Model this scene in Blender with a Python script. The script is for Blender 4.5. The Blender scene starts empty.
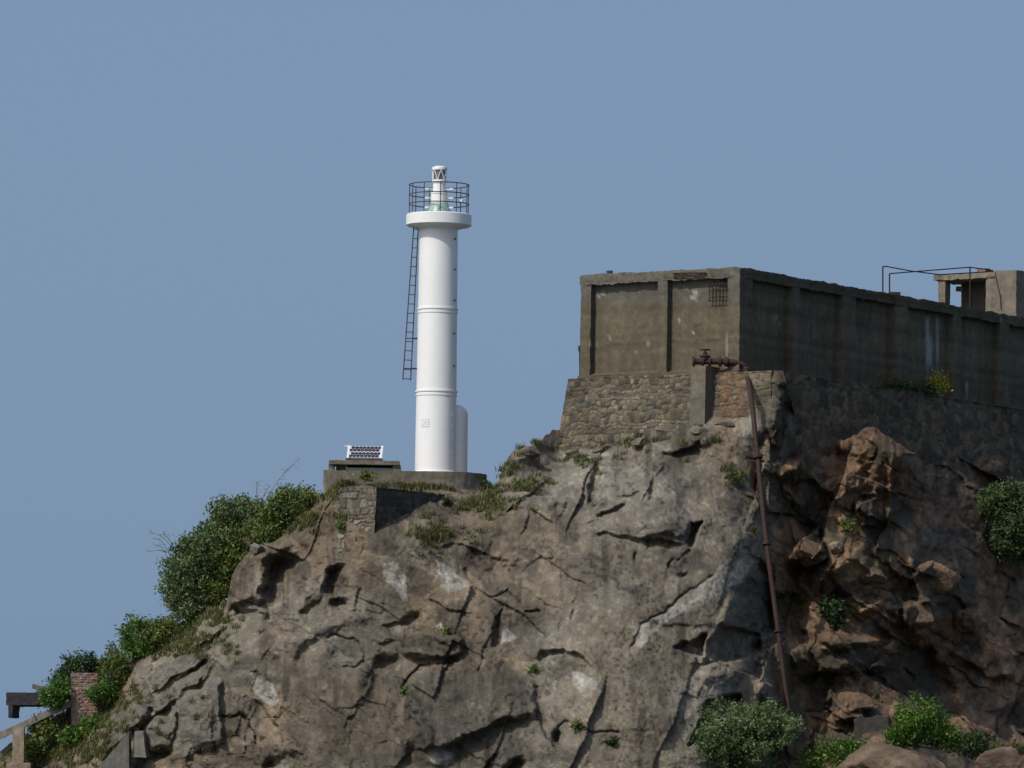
import bpy, bmesh, math, random
import numpy as np
from mathutils import Vector, Matrix

random.seed(7)
RNG = np.random.default_rng(11)
S = bpy.context.scene
COL = S.collection

# ------------------------------------------------------------------ camera, sky, sun, exposure
F = 6200.0                      # focal length in pixels of the 1024 wide picture
HORIZON = 890.0                 # row of the horizon in the picture
PITCH = math.atan((HORIZON - 384.0) / F)
ROLL = math.radians(0.75)
CAM = np.array([0.0, 0.0, 3.0])
_fwd = np.array([0.0, math.cos(PITCH), math.sin(PITCH)])
_r0 = np.array([1.0, 0.0, 0.0]); _u0 = np.array([0.0, -math.sin(PITCH), math.cos(PITCH)])
_u = _u0 * math.cos(ROLL) - _r0 * math.sin(ROLL)
_r = _r0 * math.cos(ROLL) + _u0 * math.sin(ROLL)
cd = bpy.data.cameras.new('camera'); cam = bpy.data.objects.new('camera', cd); COL.objects.link(cam)
cd.sensor_fit = 'HORIZONTAL'; cd.sensor_width = 36.0; cd.lens = F * 36.0 / 1024.0
cd.clip_start = 1.0; cd.clip_end = 20000.0
cam.matrix_world = Matrix(((_r[0], _u[0], -_fwd[0], CAM[0]), (_r[1], _u[1], -_fwd[1], CAM[1]), (_r[2], _u[2], -_fwd[2], CAM[2]), (0, 0, 0, 1)))
S.camera = cam

SUN_AZ = math.radians(45.0)     # to the left of straight behind the camera
SUN_EL = math.radians(45.0)
sdir = Vector((-math.sin(SUN_AZ) * math.cos(SUN_EL), -math.cos(SUN_AZ) * math.cos(SUN_EL), math.sin(SUN_EL)))
W = bpy.data.worlds.new('World'); S.world = W; W.use_nodes = True
wn = W.node_tree.nodes; wl = W.node_tree.links
bg = wn['Background']; bg.inputs['Strength'].default_value = 0.13
sky = wn.new('ShaderNodeTexSky'); sky.sky_type = 'NISHITA'; sky.sun_disc = False
sky.sun_elevation = SUN_EL; sky.sun_rotation = math.atan2(sdir.x, sdir.y)
sky.air_density = 1.0; sky.dust_density = 3.0; sky.ozone_density = 1.5; sky.altitude = 0
tint = wn.new('ShaderNodeMixRGB'); tint.blend_type = 'MULTIPLY'; tint.inputs['Fac'].default_value = 1.0
tint.inputs['Color2'].default_value = (0.86, 0.90, 0.97, 1)
wl.new(sky.outputs['Color'], tint.inputs['Color1'])
# the quarter of the sky away from the sun is an even dull blue haze
wco = wn.new('ShaderNodeTexCoord'); wsp = wn.new('ShaderNodeSeparateXYZ'); wl.new(wco.outputs['Generated'], wsp.inputs['Vector'])
wmr = wn.new('ShaderNodeMapRange'); wmr.inputs['From Min'].default_value = 0.0; wmr.inputs['From Max'].default_value = 0.8; wmr.inputs['To Min'].default_value = 0.0; wmr.inputs['To Max'].default_value = 0.9
wl.new(wsp.outputs['Y'], wmr.inputs['Value'])
hz = wn.new('ShaderNodeMixRGB'); hz.blend_type = 'MIX'; hz.inputs['Color2'].default_value = (0.194 / 0.13, 0.290 / 0.13, 0.438 / 0.13, 1)
wl.new(wmr.outputs['Result'], hz.inputs['Fac']); wl.new(tint.outputs['Color'], hz.inputs['Color1']); wl.new(hz.outputs['Color'], bg.inputs['Color'])
ld = bpy.data.lights.new('sun', 'SUN'); ld.energy = 2.9; ld.angle = math.radians(0.55); ld.color = (1.0, 0.955, 0.885)
sun = bpy.data.objects.new('sun', ld); COL.objects.link(sun); sun.location = (-200, -100, 300)
sun.rotation_mode = 'QUATERNION'; sun.rotation_quaternion = sdir.to_track_quat('Z', 'Y')
S.view_settings.view_transform = 'Standard'; S.view_settings.look = 'None'
S.view_settings.exposure = 0.0; S.view_settings.gamma = 1.0; S.view_settings.use_curve_mapping = False

# ------------------------------------------------------------------ geometry helpers
def rays(px, py):
    px = np.asarray(px, float); py = np.asarray(py, float)
    return _fwd + np.multiply.outer((px - 512.0) / F, _r) + np.multiply.outer((384.0 - py) / F, _u)
def P(px, py, Y):               # the point at depth Y seen at a place of the photograph (used to survey the site)
    d = rays(px, py)
    return CAM + d * ((np.asarray(Y, float) - CAM[1]) / d[..., 1])[..., None]
def hit(px, py, p0, n):
    d = rays(px, py); return CAM + d * (np.dot(p0 - CAM, n) / np.dot(d, n))
def proj(v):
    q = np.asarray(v, float) - CAM; z = q @ _fwd
    return 512.0 + F * (q @ _r) / z, 384.0 - F * (q @ _u) / z
def Vv(a): return Vector((float(a[0]), float(a[1]), float(a[2])))

def _h(ix, iy, iz, seed):
    n = (ix * 374761393 + iy * 668265263 + iz * 1274126177 + seed * 974634777) & 0xFFFFFFFF
    n = ((n ^ (n >> 13)) * 1274126177) & 0xFFFFFFFF
    n = (n ^ (n >> 16)) & 0xFFFFFF
    return n / float(0xFFFFFF)
def vnoise(x, y, z=0.0, seed=0):        # value noise, -1..1
    x = np.asarray(x, float); y = np.asarray(y, float); z = np.zeros_like(x) + z
    ix = np.floor(x).astype(np.int64); iy = np.floor(y).astype(np.int64); iz = np.floor(z).astype(np.int64)
    fx = x - ix; fy = y - iy; fz = z - iz
    fx = fx * fx * fx * (fx * (fx * 6 - 15) + 10); fy = fy * fy * fy * (fy * (fy * 6 - 15) + 10); fz = fz * fz * fz * (fz * (fz * 6 - 15) + 10)
    o = 0
    for a in (0, 1):
        for b in (0, 1):
            for c in (0, 1):
                w = (fx if a else 1 - fx) * (fy if b else 1 - fy) * (fz if c else 1 - fz)
                o = o + w * _h(ix + a, iy + b, iz + c, seed)
    return o * 2 - 1
def fbm(x, y, z=0.0, seed=0, oct=4, gain=0.5):
    o = 0; a = 1.0; t = 0
    for k in range(oct):
        o = o + a * vnoise(np.asarray(x) * 2 ** k, np.asarray(y) * 2 ** k, np.asarray(z) * 2 ** k, seed + k * 17); t += a; a *= gain
    return o / t
def facets(x, y, seed, slope=1.0, curve=0.5):   # convex blocks with flat faces, cell size 1
    ix = np.floor(x).astype(np.int64); iy = np.floor(y).astype(np.int64)
    best = np.full(x.shape, -1e9); second = np.full(x.shape, -1e9); cid = np.zeros(x.shape)
    for a in (-1, 0, 1):
        for b in (-1, 0, 1):
            cx = ix + a; cy = iy + b
            sx = cx + 0.1 + 0.8 * _h(cx, cy, 0, seed); sy = cy + 0.1 + 0.8 * _h(cx, cy, 1, seed)
            gx = (_h(cx, cy, 2, seed) - 0.5) * 2 * slope; gy = (_h(cx, cy, 3, seed) - 0.5) * 2 * slope
            hh = (_h(cx, cy, 4, seed) - 0.5) * 0.9
            dx = x - sx; dy = y - sy
            v = hh + gx * dx + gy * dy - curve * (dx * dx + dy * dy) * 2.2
            up = v > best
            second = np.where(up, best, np.maximum(second, v)); cid = np.where(up, _h(cx, cy, 5, seed), cid)
            best = np.where(up, v, best)
    return best, best - second, cid
def smooth(a, b, x):
    t = np.clip((x - a) / (b - a), 0, 1); return t * t * (3 - 2 * t)

def jointed(x, y, seed, slope=0.7, w=0.10):      # separate joint blocks: each cell its own tilted face, a step between
    ix = np.floor(x).astype(np.int64); iy = np.floor(y).astype(np.int64)
    d1 = np.full(x.shape, 1e9); d2 = np.full(x.shape, 1e9); v1 = np.zeros(x.shape); v2 = np.zeros(x.shape)
    for a in (-1, 0, 1):
        for b in (-1, 0, 1):
            cx = ix + a; cy = iy + b
            dx = x - (cx + 0.1 + 0.8 * _h(cx, cy, 0, seed)); dy = y - (cy + 0.1 + 0.8 * _h(cx, cy, 1, seed))
            d = np.hypot(dx, dy); v = (_h(cx, cy, 4, seed) - 0.5) + slope * 2 * ((_h(cx, cy, 2, seed) - 0.5) * dx + (_h(cx, cy, 3, seed) - 0.5) * dy)
            c1 = d < d1; c2 = (~c1) & (d < d2)
            d2 = np.where(c1, d1, np.where(c2, d, d2)); v2 = np.where(c1, v1, np.where(c2, v, v2))
            d1 = np.where(c1, d, d1); v1 = np.where(c1, v, v1)
    t = 0.5 + 0.5 * smooth(0, w, d2 - d1)
    return v1 * t + v2 * (1 - t)

# ------------------------------------------------------------------ object helpers
def tag(o, label=None, cat=None, group=None, kind=None):
    if label: o['label'] = label
    if cat: o['category'] = cat
    if group: o['group'] = group
    if kind: o['kind'] = kind
    return o
def thing(name, loc, label, cat, group=None):
    o = bpy.data.objects.new(name, None); COL.objects.link(o); o.location = Vv(loc); o.empty_display_size = 0.3
    return tag(o, label, cat, group)
def base_of(o):
    b = np.zeros(3)
    while o is not None:
        b += np.array(o.location); o = o.parent
    return b
def link_mesh(name, verts, faces, mat, parent=None, cols=None, smooth_=False, origin=None):
    verts = np.asarray(verts, float)
    if parent is not None: verts = verts - base_of(parent)
    elif origin is not None: verts = verts - np.asarray(origin, float)
    me = bpy.data.meshes.new(name)
    if isinstance(faces, np.ndarray):
        n, k = faces.shape
        me.vertices.add(len(verts)); me.vertices.foreach_set('co', verts.astype(np.float32).ravel())
        me.loops.add(n * k); me.loops.foreach_set('vertex_index', faces.astype(np.int32).ravel())
        me.polygons.add(n); me.polygons.foreach_set('loop_start', np.arange(0, n * k, k, dtype=np.int32))
        me.update(calc_edges=True)
    else:
        me.from_pydata([tuple(v) for v in verts], [], faces); me.update()
    me.validate()
    if cols is not None:
        at = me.color_attributes.new('col', 'FLOAT_COLOR', 'POINT')
        c4 = np.ones((len(verts), 4), np.float32); c4[:, :3] = cols; at.data.foreach_set('color', c4.ravel())
    if smooth_: me.polygons.foreach_set('use_smooth', np.ones(len(me.polygons), bool))
    me.materials.append(mat)
    o = bpy.data.objects.new(name, me); COL.objects.link(o)
    if parent is not None: o.parent = parent
    elif origin is not None: o.location = Vv(origin)
    return o

class MB:                       # collects simple solids, becomes ONE mesh object
    def __init__(s): s.v = []; s.f = []
    def add(s, vs, fs):
        n = len(s.v); s.v += [tuple(map(float, v)) for v in vs]; s.f += [tuple(i + n for i in f) for f in fs]; return s
    def box(s, c, h, ax=None, bevel=0.0):        # centre, half sizes, axes
        bm = bmesh.new(); bmesh.ops.create_cube(bm, size=1.0)
        for v in bm.verts: v.co = Vector((v.co.x * 2 * h[0], v.co.y * 2 * h[1], v.co.z * 2 * h[2]))
        if bevel: bmesh.ops.bevel(bm, geom=bm.edges[:], offset=bevel, segments=2, affect='EDGES', profile=0.6)
        ax = ax if ax is not None else np.eye(3)
        vs = [np.asarray(c) + v.co.x * ax[0] + v.co.y * ax[1] + v.co.z * ax[2] for v in bm.verts]
        bm.verts.index_update(); fs = [[v.index for v in f.verts] for f in bm.faces]; bm.free()
        return s.add(vs, fs)
    def tube(s, pts, r, n=8, cap=True):
        pts = [np.asarray(p, float) for p in pts]; rr = r if hasattr(r, '__len__') else [r] * len(pts)
        vs = []; fs = []; ref = None
        for i, p in enumerate(pts):
            a = pts[max(i - 1, 0)]; b = pts[min(i + 1, len(pts) - 1)]; t = (b - a) / (np.linalg.norm(b - a) + 1e-9)
            if ref is None: ref = np.array([0, 0, 1.0]) if abs(t[2]) < 0.9 else np.array([1.0, 0, 0])
            u = np.cross(t, ref); u /= np.linalg.norm(u) + 1e-9; w = np.cross(u, t); ref = w
            for k in range(n):
                q = 2 * math.pi * k / n; vs.append(p + rr[i] * (math.cos(q) * u + math.sin(q) * w))
        for i in range(len(pts) - 1):
            for k in range(n):
                fs.append((i * n + k, i * n + (k + 1) % n, (i + 1) * n + (k + 1) % n, (i + 1) * n + k))
        if cap: fs += [tuple(range(n))[::-1], tuple((len(pts) - 1) * n + k for k in range(n))]
        return s.add(vs, fs)
    def lathe(s, c, prof, n=48, cap=True, a0=0.0, a1=2 * math.pi):
        vs = []; fs = []; full = abs(a1 - a0 - 2 * math.pi) < 1e-6; m = n if full else n + 1
        for (r, z) in prof:
            for k in range(m):
                q = a0 + (a1 - a0) * k / n; vs.append((c[0] + r * math.cos(q), c[1] + r * math.sin(q), c[2] + z))
        for i in range(len(prof) - 1):
            for k in range(n):
                k2 = (k + 1) % m if full else k + 1
                fs.append((i * m + k, i * m + k2, (i + 1) * m + k2, (i + 1) * m + k))
        if cap and full: fs += [tuple(range(m))[::-1], tuple((len(prof) - 1) * m + k for k in range(m))]
        return s.add(vs, fs)
    def torus(s, c, R, r, n=48, m=8):
        vs = []; fs = []
        for i in range(n):
            q = 2 * math.pi * i / n
            for k in range(m):
                p = 2 * math.pi * k / m; vs.append((c[0] + (R + r * math.cos(p)) * math.cos(q), c[1] + (R + r * math.cos(p)) * math.sin(q), c[2] + r * math.sin(p)))
        for i in range(n):
            for k in range(m): fs.append((i * m + k, ((i + 1) % n) * m + k, ((i + 1) % n) * m + (k + 1) % m, i * m + (k + 1) % m))
        return s.add(vs, fs)
    def build(s, name, mat, parent=None, sm=False, origin=None, colfn=None):
        cols = None
        if colfn is not None: cols = colfn(np.array(s.v))
        o = link_mesh(name, s.v, s.f, mat, parent, cols=cols, origin=origin)
        if sm:
            o.data.polygons.foreach_set('use_smooth', np.ones(len(o.data.polygons), bool))
            o.data.set_sharp_from_angle(angle=math.radians(38))
        return o

class GB:                       # boxes whose faces are fine grids, roughened in 3D (worn concrete, bricks, masonry)
    def __init__(s): s.v = []; s.f = []; s.n = 0
    def quad(s, p00, p10, p01, p11, step):
        p00, p10, p01, p11 = [np.asarray(p, float) for p in (p00, p10, p01, p11)]
        nu = max(1, int(np.ceil(np.linalg.norm(p10 - p00) / step))); nv = max(1, int(np.ceil(np.linalg.norm(p01 - p00) / step)))
        u, v = np.meshgrid(np.linspace(0, 1, nu + 1), np.linspace(0, 1, nv + 1), indexing='ij'); u = u[..., None]; v = v[..., None]
        g = (p00 * (1 - u) + p10 * u) * (1 - v) + (p01 * (1 - u) + p11 * u) * v
        idx = np.arange((nu + 1) * (nv + 1)).reshape(nu + 1, nv + 1) + s.n
        s.f.append(np.stack([idx[:-1, :-1], idx[1:, :-1], idx[1:, 1:], idx[:-1, 1:]], -1).reshape(-1, 4))
        s.v.append(g.reshape(-1, 3)); s.n += g.shape[0] * g.shape[1]; return s
    def hexa(s, b, t, step):    # bottom and top corner loops
        b = [np.asarray(q, float) for q in b]; t = [np.asarray(q, float) for q in t]
        for i in range(4):
            j = (i + 1) % 4; s.quad(b[i], b[j], t[i], t[j], step)
        s.quad(t[0], t[1], t[3], t[2], step); s.quad(b[1], b[0], b[2], b[3], step); return s
    def build(s, name, mat, parent=None, amp=0.02, sc=2.5, colfn=None, origin=None, seed=3, fine=0.35):
        v = np.concatenate(s.v); f = np.concatenate(s.f)
        d = np.stack([fbm(v[:, 0] * sc, v[:, 1] * sc, v[:, 2] * sc, seed + 50 * k, 3) + fine * vnoise(v[:, 0] * sc * 6, v[:, 1] * sc * 6, v[:, 2] * sc * 6, seed + 7 + 50 * k) for k in range(3)], -1)
        v = v + amp * d
        return link_mesh(name, v, f, mat, parent, cols=colfn(v) if colfn else None, smooth_=True, origin=origin)

# ------------------------------------------------------------------ materials
def new_mat(name):
    m = bpy.data.materials.new(name); m.use_nodes = True
    return m, m.node_tree.nodes, m.node_tree.links, m.node_tree.nodes['Principled BSDF']
def noise_node(n, l, scale, detail=6, rough=0.6, vec=None):
    t = n.new('ShaderNodeTexNoise'); t.inputs['Scale'].default_value = scale; t.inputs['Detail'].default_value = detail; t.inputs['Roughness'].default_value = rough
    if vec is not None: l.new(vec, t.inputs['Vector'])
    return t
def ramp_node(n, l, src, stops):
    r = n.new('ShaderNodeValToRGB'); l.new(src, r.inputs['Fac'])
    e = r.color_ramp.elements
    while len(e) < len(stops): e.new(0.5)
    for q, (p, c) in zip(e, stops): q.position = p; q.color = (c[0], c[1], c[2], 1) if hasattr(c, '__len__') else (c, c, c, 1)
    return r
def mixc(n, l, mode, fac, a, b):
    x = n.new('ShaderNodeMixRGB'); x.blend_type = mode
    for s_, v in ((x.inputs['Fac'], fac), (x.inputs['Color1'], a), (x.inputs['Color2'], b)):
        if hasattr(v, 'is_output'): l.new(v, s_)
        elif hasattr(v, '__len__'): s_.default_value = (v[0], v[1], v[2], 1)
        else: s_.default_value = v
    return x.outputs['Color']
def worn(name, base=None, attr=False, var=((0.3, 0.62), (0.72, 1.25)), sc=(0.7, 4.0, 18.0), bump=0.5, dist=0.05, rough=0.9, streak=0.0, spec=0.25, metal=0.0, blot=None):
    m, n, l, b = new_mat(name)
    co = n.new('ShaderNodeNewGeometry').outputs['Position']
    if attr:
        a = n.new('ShaderNodeAttribute'); a.attribute_name = 'col'; c = a.outputs['Color']
    else:
        c = mixc(n, l, 'MIX', 0.0, base, base)
    n1 = noise_node(n, l, sc[0], 5, 0.6, co); n2 = noise_node(n, l, sc[1], 8, 0.68, co); n3 = noise_node(n, l, sc[2], 6, 0.65, co)
    c = mixc(n, l, 'MULTIPLY', 0.7, c, ramp_node(n, l, n1.outputs['Fac'], [(var[0][0], var[0][1]), (var[1][0], var[1][1])]).outputs['Color'])
    c = mixc(n, l, 'MULTIPLY', 0.8, c, ramp_node(n, l, n2.outputs['Fac'], [(0.32, 0.62), (0.68, 1.22)]).outputs['Color'])
    c = mixc(n, l, 'MULTIPLY', 0.7, c, ramp_node(n, l, n3.outputs['Fac'], [(0.3, 0.78), (0.7, 1.18)]).outputs['Color'])
    if streak:
        mp = n.new('ShaderNodeMapping'); mp.inputs['Scale'].default_value = (3.2, 3.2, 0.22); l.new(co, mp.inputs['Vector'])
        ns = noise_node(n, l, 1.0, 5, 0.6, mp.outputs['Vector'])
        c = mixc(n, l, 'MULTIPLY', streak, c, ramp_node(n, l, ns.outputs['Fac'], [(0.38, 0.5), (0.6, 1.1)]).outputs['Color'])
    if blot:
        nb = noise_node(n, l, blot[1], 6, 0.7, co)
        rp = ramp_node(n, l, nb.outputs['Fac'], [(blot[2], 0.0), (blot[2] + 0.06, 1.0)])
        c = mixc(n, l, 'MIX', rp.outputs['Color'], c, blot[0])
    l.new(c, b.inputs['Base Color'])
    b.inputs['Roughness'].default_value = rough; b.inputs['Specular IOR Level'].default_value = spec; b.inputs['Metallic'].default_value = metal
    h = mixc(n, l, 'ADD', 0.45, n2.outputs['Fac'], n3.outputs['Fac'])
    bp = n.new('ShaderNodeBump'); bp.inputs['Strength'].default_value = bump; bp.inputs['Distance'].default_value = dist
    l.new(h, bp.inputs['Height']); l.new(bp.outputs['Normal'], b.inputs['Normal'])
    return m
M = {}
M['rock'] = worn('weathered rock', attr=True, bump=0.9, dist=0.11, streak=0.25, sc=(0.45, 1.7, 10.0))
M['masonry'] = worn('rubble masonry', attr=True, bump=0.7, dist=0.06, sc=(0.5, 5.0, 16.0))
M['concrete'] = worn('weathered concrete', attr=True, bump=0.4, dist=0.03, streak=0.3, sc=(0.6, 4.0, 18.0), var=((0.3, 0.8), (0.72, 1.12)))
M['concrete_plain'] = worn('grey concrete', base=(0.20, 0.175, 0.14), bump=0.4, dist=0.03, streak=0.3)
M['concrete_dark'] = worn('concrete with painted shade', base=(0.075, 0.07, 0.06), bump=0.4, dist=0.03, streak=0.3)  # darkened so the shelter's back wall carries the shade inside the opening
M['rust'] = worn('rusted iron', base=(0.042, 0.022, 0.018), bump=0.6, dist=0.02, rough=0.75, sc=(1.5, 7, 25), blot=((0.03, 0.02, 0.018), 3.0, 0.55))
M['dark_iron'] = worn('dark iron', base=(0.07, 0.055, 0.055), bump=0.3, dist=0.01, rough=0.6)
M['steel_dark'] = worn('old dark steel', base=(0.035, 0.03, 0.036), bump=0.3, dist=0.02, rough=0.7)
M['white'] = worn('white paint', base=(0.76, 0.76, 0.75), var=((0.3, 0.97), (0.7, 1.01)), sc=(0.3, 0.9, 3.0), bump=0.05, dist=0.004, rough=0.42, spec=0.4)
# the tower paint keeps only a faint grime
for nm in ('white',):
    for nd in M[nm].node_tree.nodes:
        if nd.type == 'VALTORGB':
            nd.color_ramp.elements[0].color = (0.95, 0.948, 0.94, 1); nd.color_ramp.elements[1].color = (1, 1, 1, 1)
M['brick'] = worn('weathered brick', attr=True, bump=0.5, dist=0.02, sc=(1.0, 6, 20))
M['wood'] = worn('weathered concrete post', base=(0.21, 0.17, 0.125), bump=0.5, dist=0.02, streak=0.5)
def plain(name, col, rough=0.5, metal=0.0, spec=0.5, noise=0.15):
    m, n, l, b = new_mat(name); co = n.new('ShaderNodeNewGeometry').outputs['Position']
    t = noise_node(n, l, 6.0, 4, 0.6, co)
    c = mixc(n, l, 'MULTIPLY', noise, col, ramp_node(n, l, t.outputs['Fac'], [(0.3, 0.4), (0.7, 1.2)]).outputs['Color'])
    l.new(c, b.inputs['Base Color']); b.inputs['Roughness'].default_value = rough; b.inputs['Metallic'].default_value = metal; b.inputs['Specular IOR Level'].default_value = spec
    return m
M['green'] = plain('pale green enamel', (0.25, 0.38, 0.33), 0.4)
M['lens'] = plain('dark lantern lens', (0.13, 0.145, 0.15), 0.15)
M['cell'] = plain('solar cell', (0.035, 0.03, 0.05), 0.25)
M['panel_white'] = plain('white panel backing', (0.62, 0.63, 0.65), 0.4)
M['pale_blue'] = plain('pale blue painted board', (0.26, 0.36, 0.40), 0.6)
M['plaque'] = plain('plaque grey', (0.45, 0.45, 0.45), 0.5)
M['stud'] = plain('dark stud', (0.03, 0.03, 0.035), 0.5)
M['stem'] = worn('bark', base=(0.09, 0.07, 0.045), bump=0.4, dist=0.01)
M['dry'] = plain('dry stalk', (0.17, 0.13, 0.08), 0.8)
def leaf_mat(name, stops, trans=0.25, rough=0.55):
    m, n, l, b = new_mat(name)
    a = n.new('ShaderNodeAttribute'); a.attribute_name = 'col'; sp = n.new('ShaderNodeSeparateColor'); l.new(a.outputs['Color'], sp.inputs['Color'])
    c = ramp_node(n, l, sp.outputs['Red'], stops).outputs['Color']
    l.new(c, b.inputs['Base Color']); b.inputs['Roughness'].default_value = rough; b.inputs['Specular IOR Level'].default_value = 0.3
    t = n.new('ShaderNodeBsdfTranslucent'); l.new(c, t.inputs['Color'])
    mx = n.new('ShaderNodeMixShader'); mx.inputs['Fac'].default_value = trans
    out = n['Material Output']; l.new(b.outputs['BSDF'], mx.inputs[1]); l.new(t.outputs['BSDF'], mx.inputs[2]); l.new(mx.outputs['Shader'], out.inputs['Surface'])
    return m
M['leaf_grey'] = leaf_mat('silvery green leaves', [(0.0, (0.03, 0.055, 0.018)), (0.4, (0.08, 0.125, 0.04)), (0.75, (0.16, 0.20, 0.09)), (1.0, (0.28, 0.29, 0.18))])
M['leaf_green'] = leaf_mat('green leaves', [(0.0, (0.025, 0.05, 0.012)), (0.5, (0.10, 0.14, 0.028)), (1.0, (0.25, 0.25, 0.07))])
M['leaf_mid'] = leaf_mat('mid green leaves', [(0.0, (0.03, 0.055, 0.016)), (0.5, (0.06, 0.10, 0.03)), (0.85, (0.11, 0.14, 0.06)), (1.0, (0.19, 0.20, 0.12))])
M['leaf_bright'] = leaf_mat('bright green leaves', [(0.0, (0.03, 0.08, 0.010)), (0.6, (0.075, 0.15, 0.02)), (1.0, (0.17, 0.22, 0.035))])
M['leaf_dark'] = leaf_mat('dark green leaves', [(0.0, (0.015, 0.035, 0.010)), (0.6, (0.035, 0.07, 0.02)), (1.0, (0.07, 0.11, 0.03))])
M['leaf_yellow'] = leaf_mat('yellow flowers', [(0.0, (0.10, 0.13, 0.01)), (0.5, (0.28, 0.27, 0.02)), (1.0, (0.5, 0.45, 0.03))])
M['grass'] = leaf_mat('grass blades', [(0.0, (0.06, 0.085, 0.02)), (0.45, (0.10, 0.13, 0.035)), (0.75, (0.19, 0.17, 0.075)), (1.0, (0.26, 0.21, 0.12))], 0.2, 0.7)
m, n, l, b = new_mat('sea water')
b.inputs['Base Color'].default_value = (0.02, 0.05, 0.06, 1); b.inputs['Roughness'].default_value = 0.12
co = n.new('ShaderNodeNewGeometry').outputs['Position']; t = noise_node(n, l, 0.35, 6, 0.6, co); bp = n.new('ShaderNodeBump'); bp.inputs['Strength'].default_value = 0.5; bp.inputs['Distance'].default_value = 0.6
l.new(t.outputs['Fac'], bp.inputs['Height']); l.new(bp.outputs['Normal'], b.inputs['Normal']); M['sea'] = m

# ------------------------------------------------------------------ surveyed frame of the water tank
YC = 240.0
C0 = P(740, 267, YC)                                   # top of the near corner
def depth_for_z(px, py, z):
    d = rays(px, py); return CAM[1] + d[1] * (z - CAM[2]) / d[2]
L0 = P(580, 275, depth_for_z(580, 275, C0[2])); R0 = P(1024, 317, depth_for_z(1024, 317, C0[2]))
aL = math.atan2(L0[1] - C0[1], -(L0[0] - C0[0])); aR = math.atan2(R0[1] - C0[1], R0[0] - C0[0])
ang = 0.5 * (aL + (math.pi / 2 - aR))
print('tank angles', math.degrees(aL), math.degrees(aR), 'used', math.degrees(ang))
E1 = np.array([-math.cos(ang), math.sin(ang), 0.0])    # along the front towards the left
E2 = np.array([math.sin(ang), math.cos(ang), 0.0])     # along the side, away
ZB = P(740, 372, YC)[2]
def fr(a, b_, z): return C0 + a * E1 + b_ * E2 + np.array([0, 0, z - C0[2]])
def a_of(px, py=320): return float(np.dot(hit(px, py, C0, E2) - C0, E1))
def b_of(px, py=340): return float(np.dot(hit(px, py, C0, E1) - C0, E2))
TW = a_of(580); TL = b_of(1024) + 5.0
FO = 0.25                                              # foundation stands proud of the tank front
FS = 1.62                                              # and of its side
FC = fr(-FS, -FO, ZB)                                  # foundation corner
print('tank', TW, TL, 'found corner px', proj(FC))
def wallY(px, py):                                     # depth of the foundation wall (front or side)
    px = np.atleast_1d(px).astype(float); py = np.atleast_1d(py).astype(float)
    o = []
    for x, y in zip(px, py):
        o.append(hit(x, y, FC, E2)[1] if x < 784 else hit(x, y, FC, E1)[1])
    return np.array(o)

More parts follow.
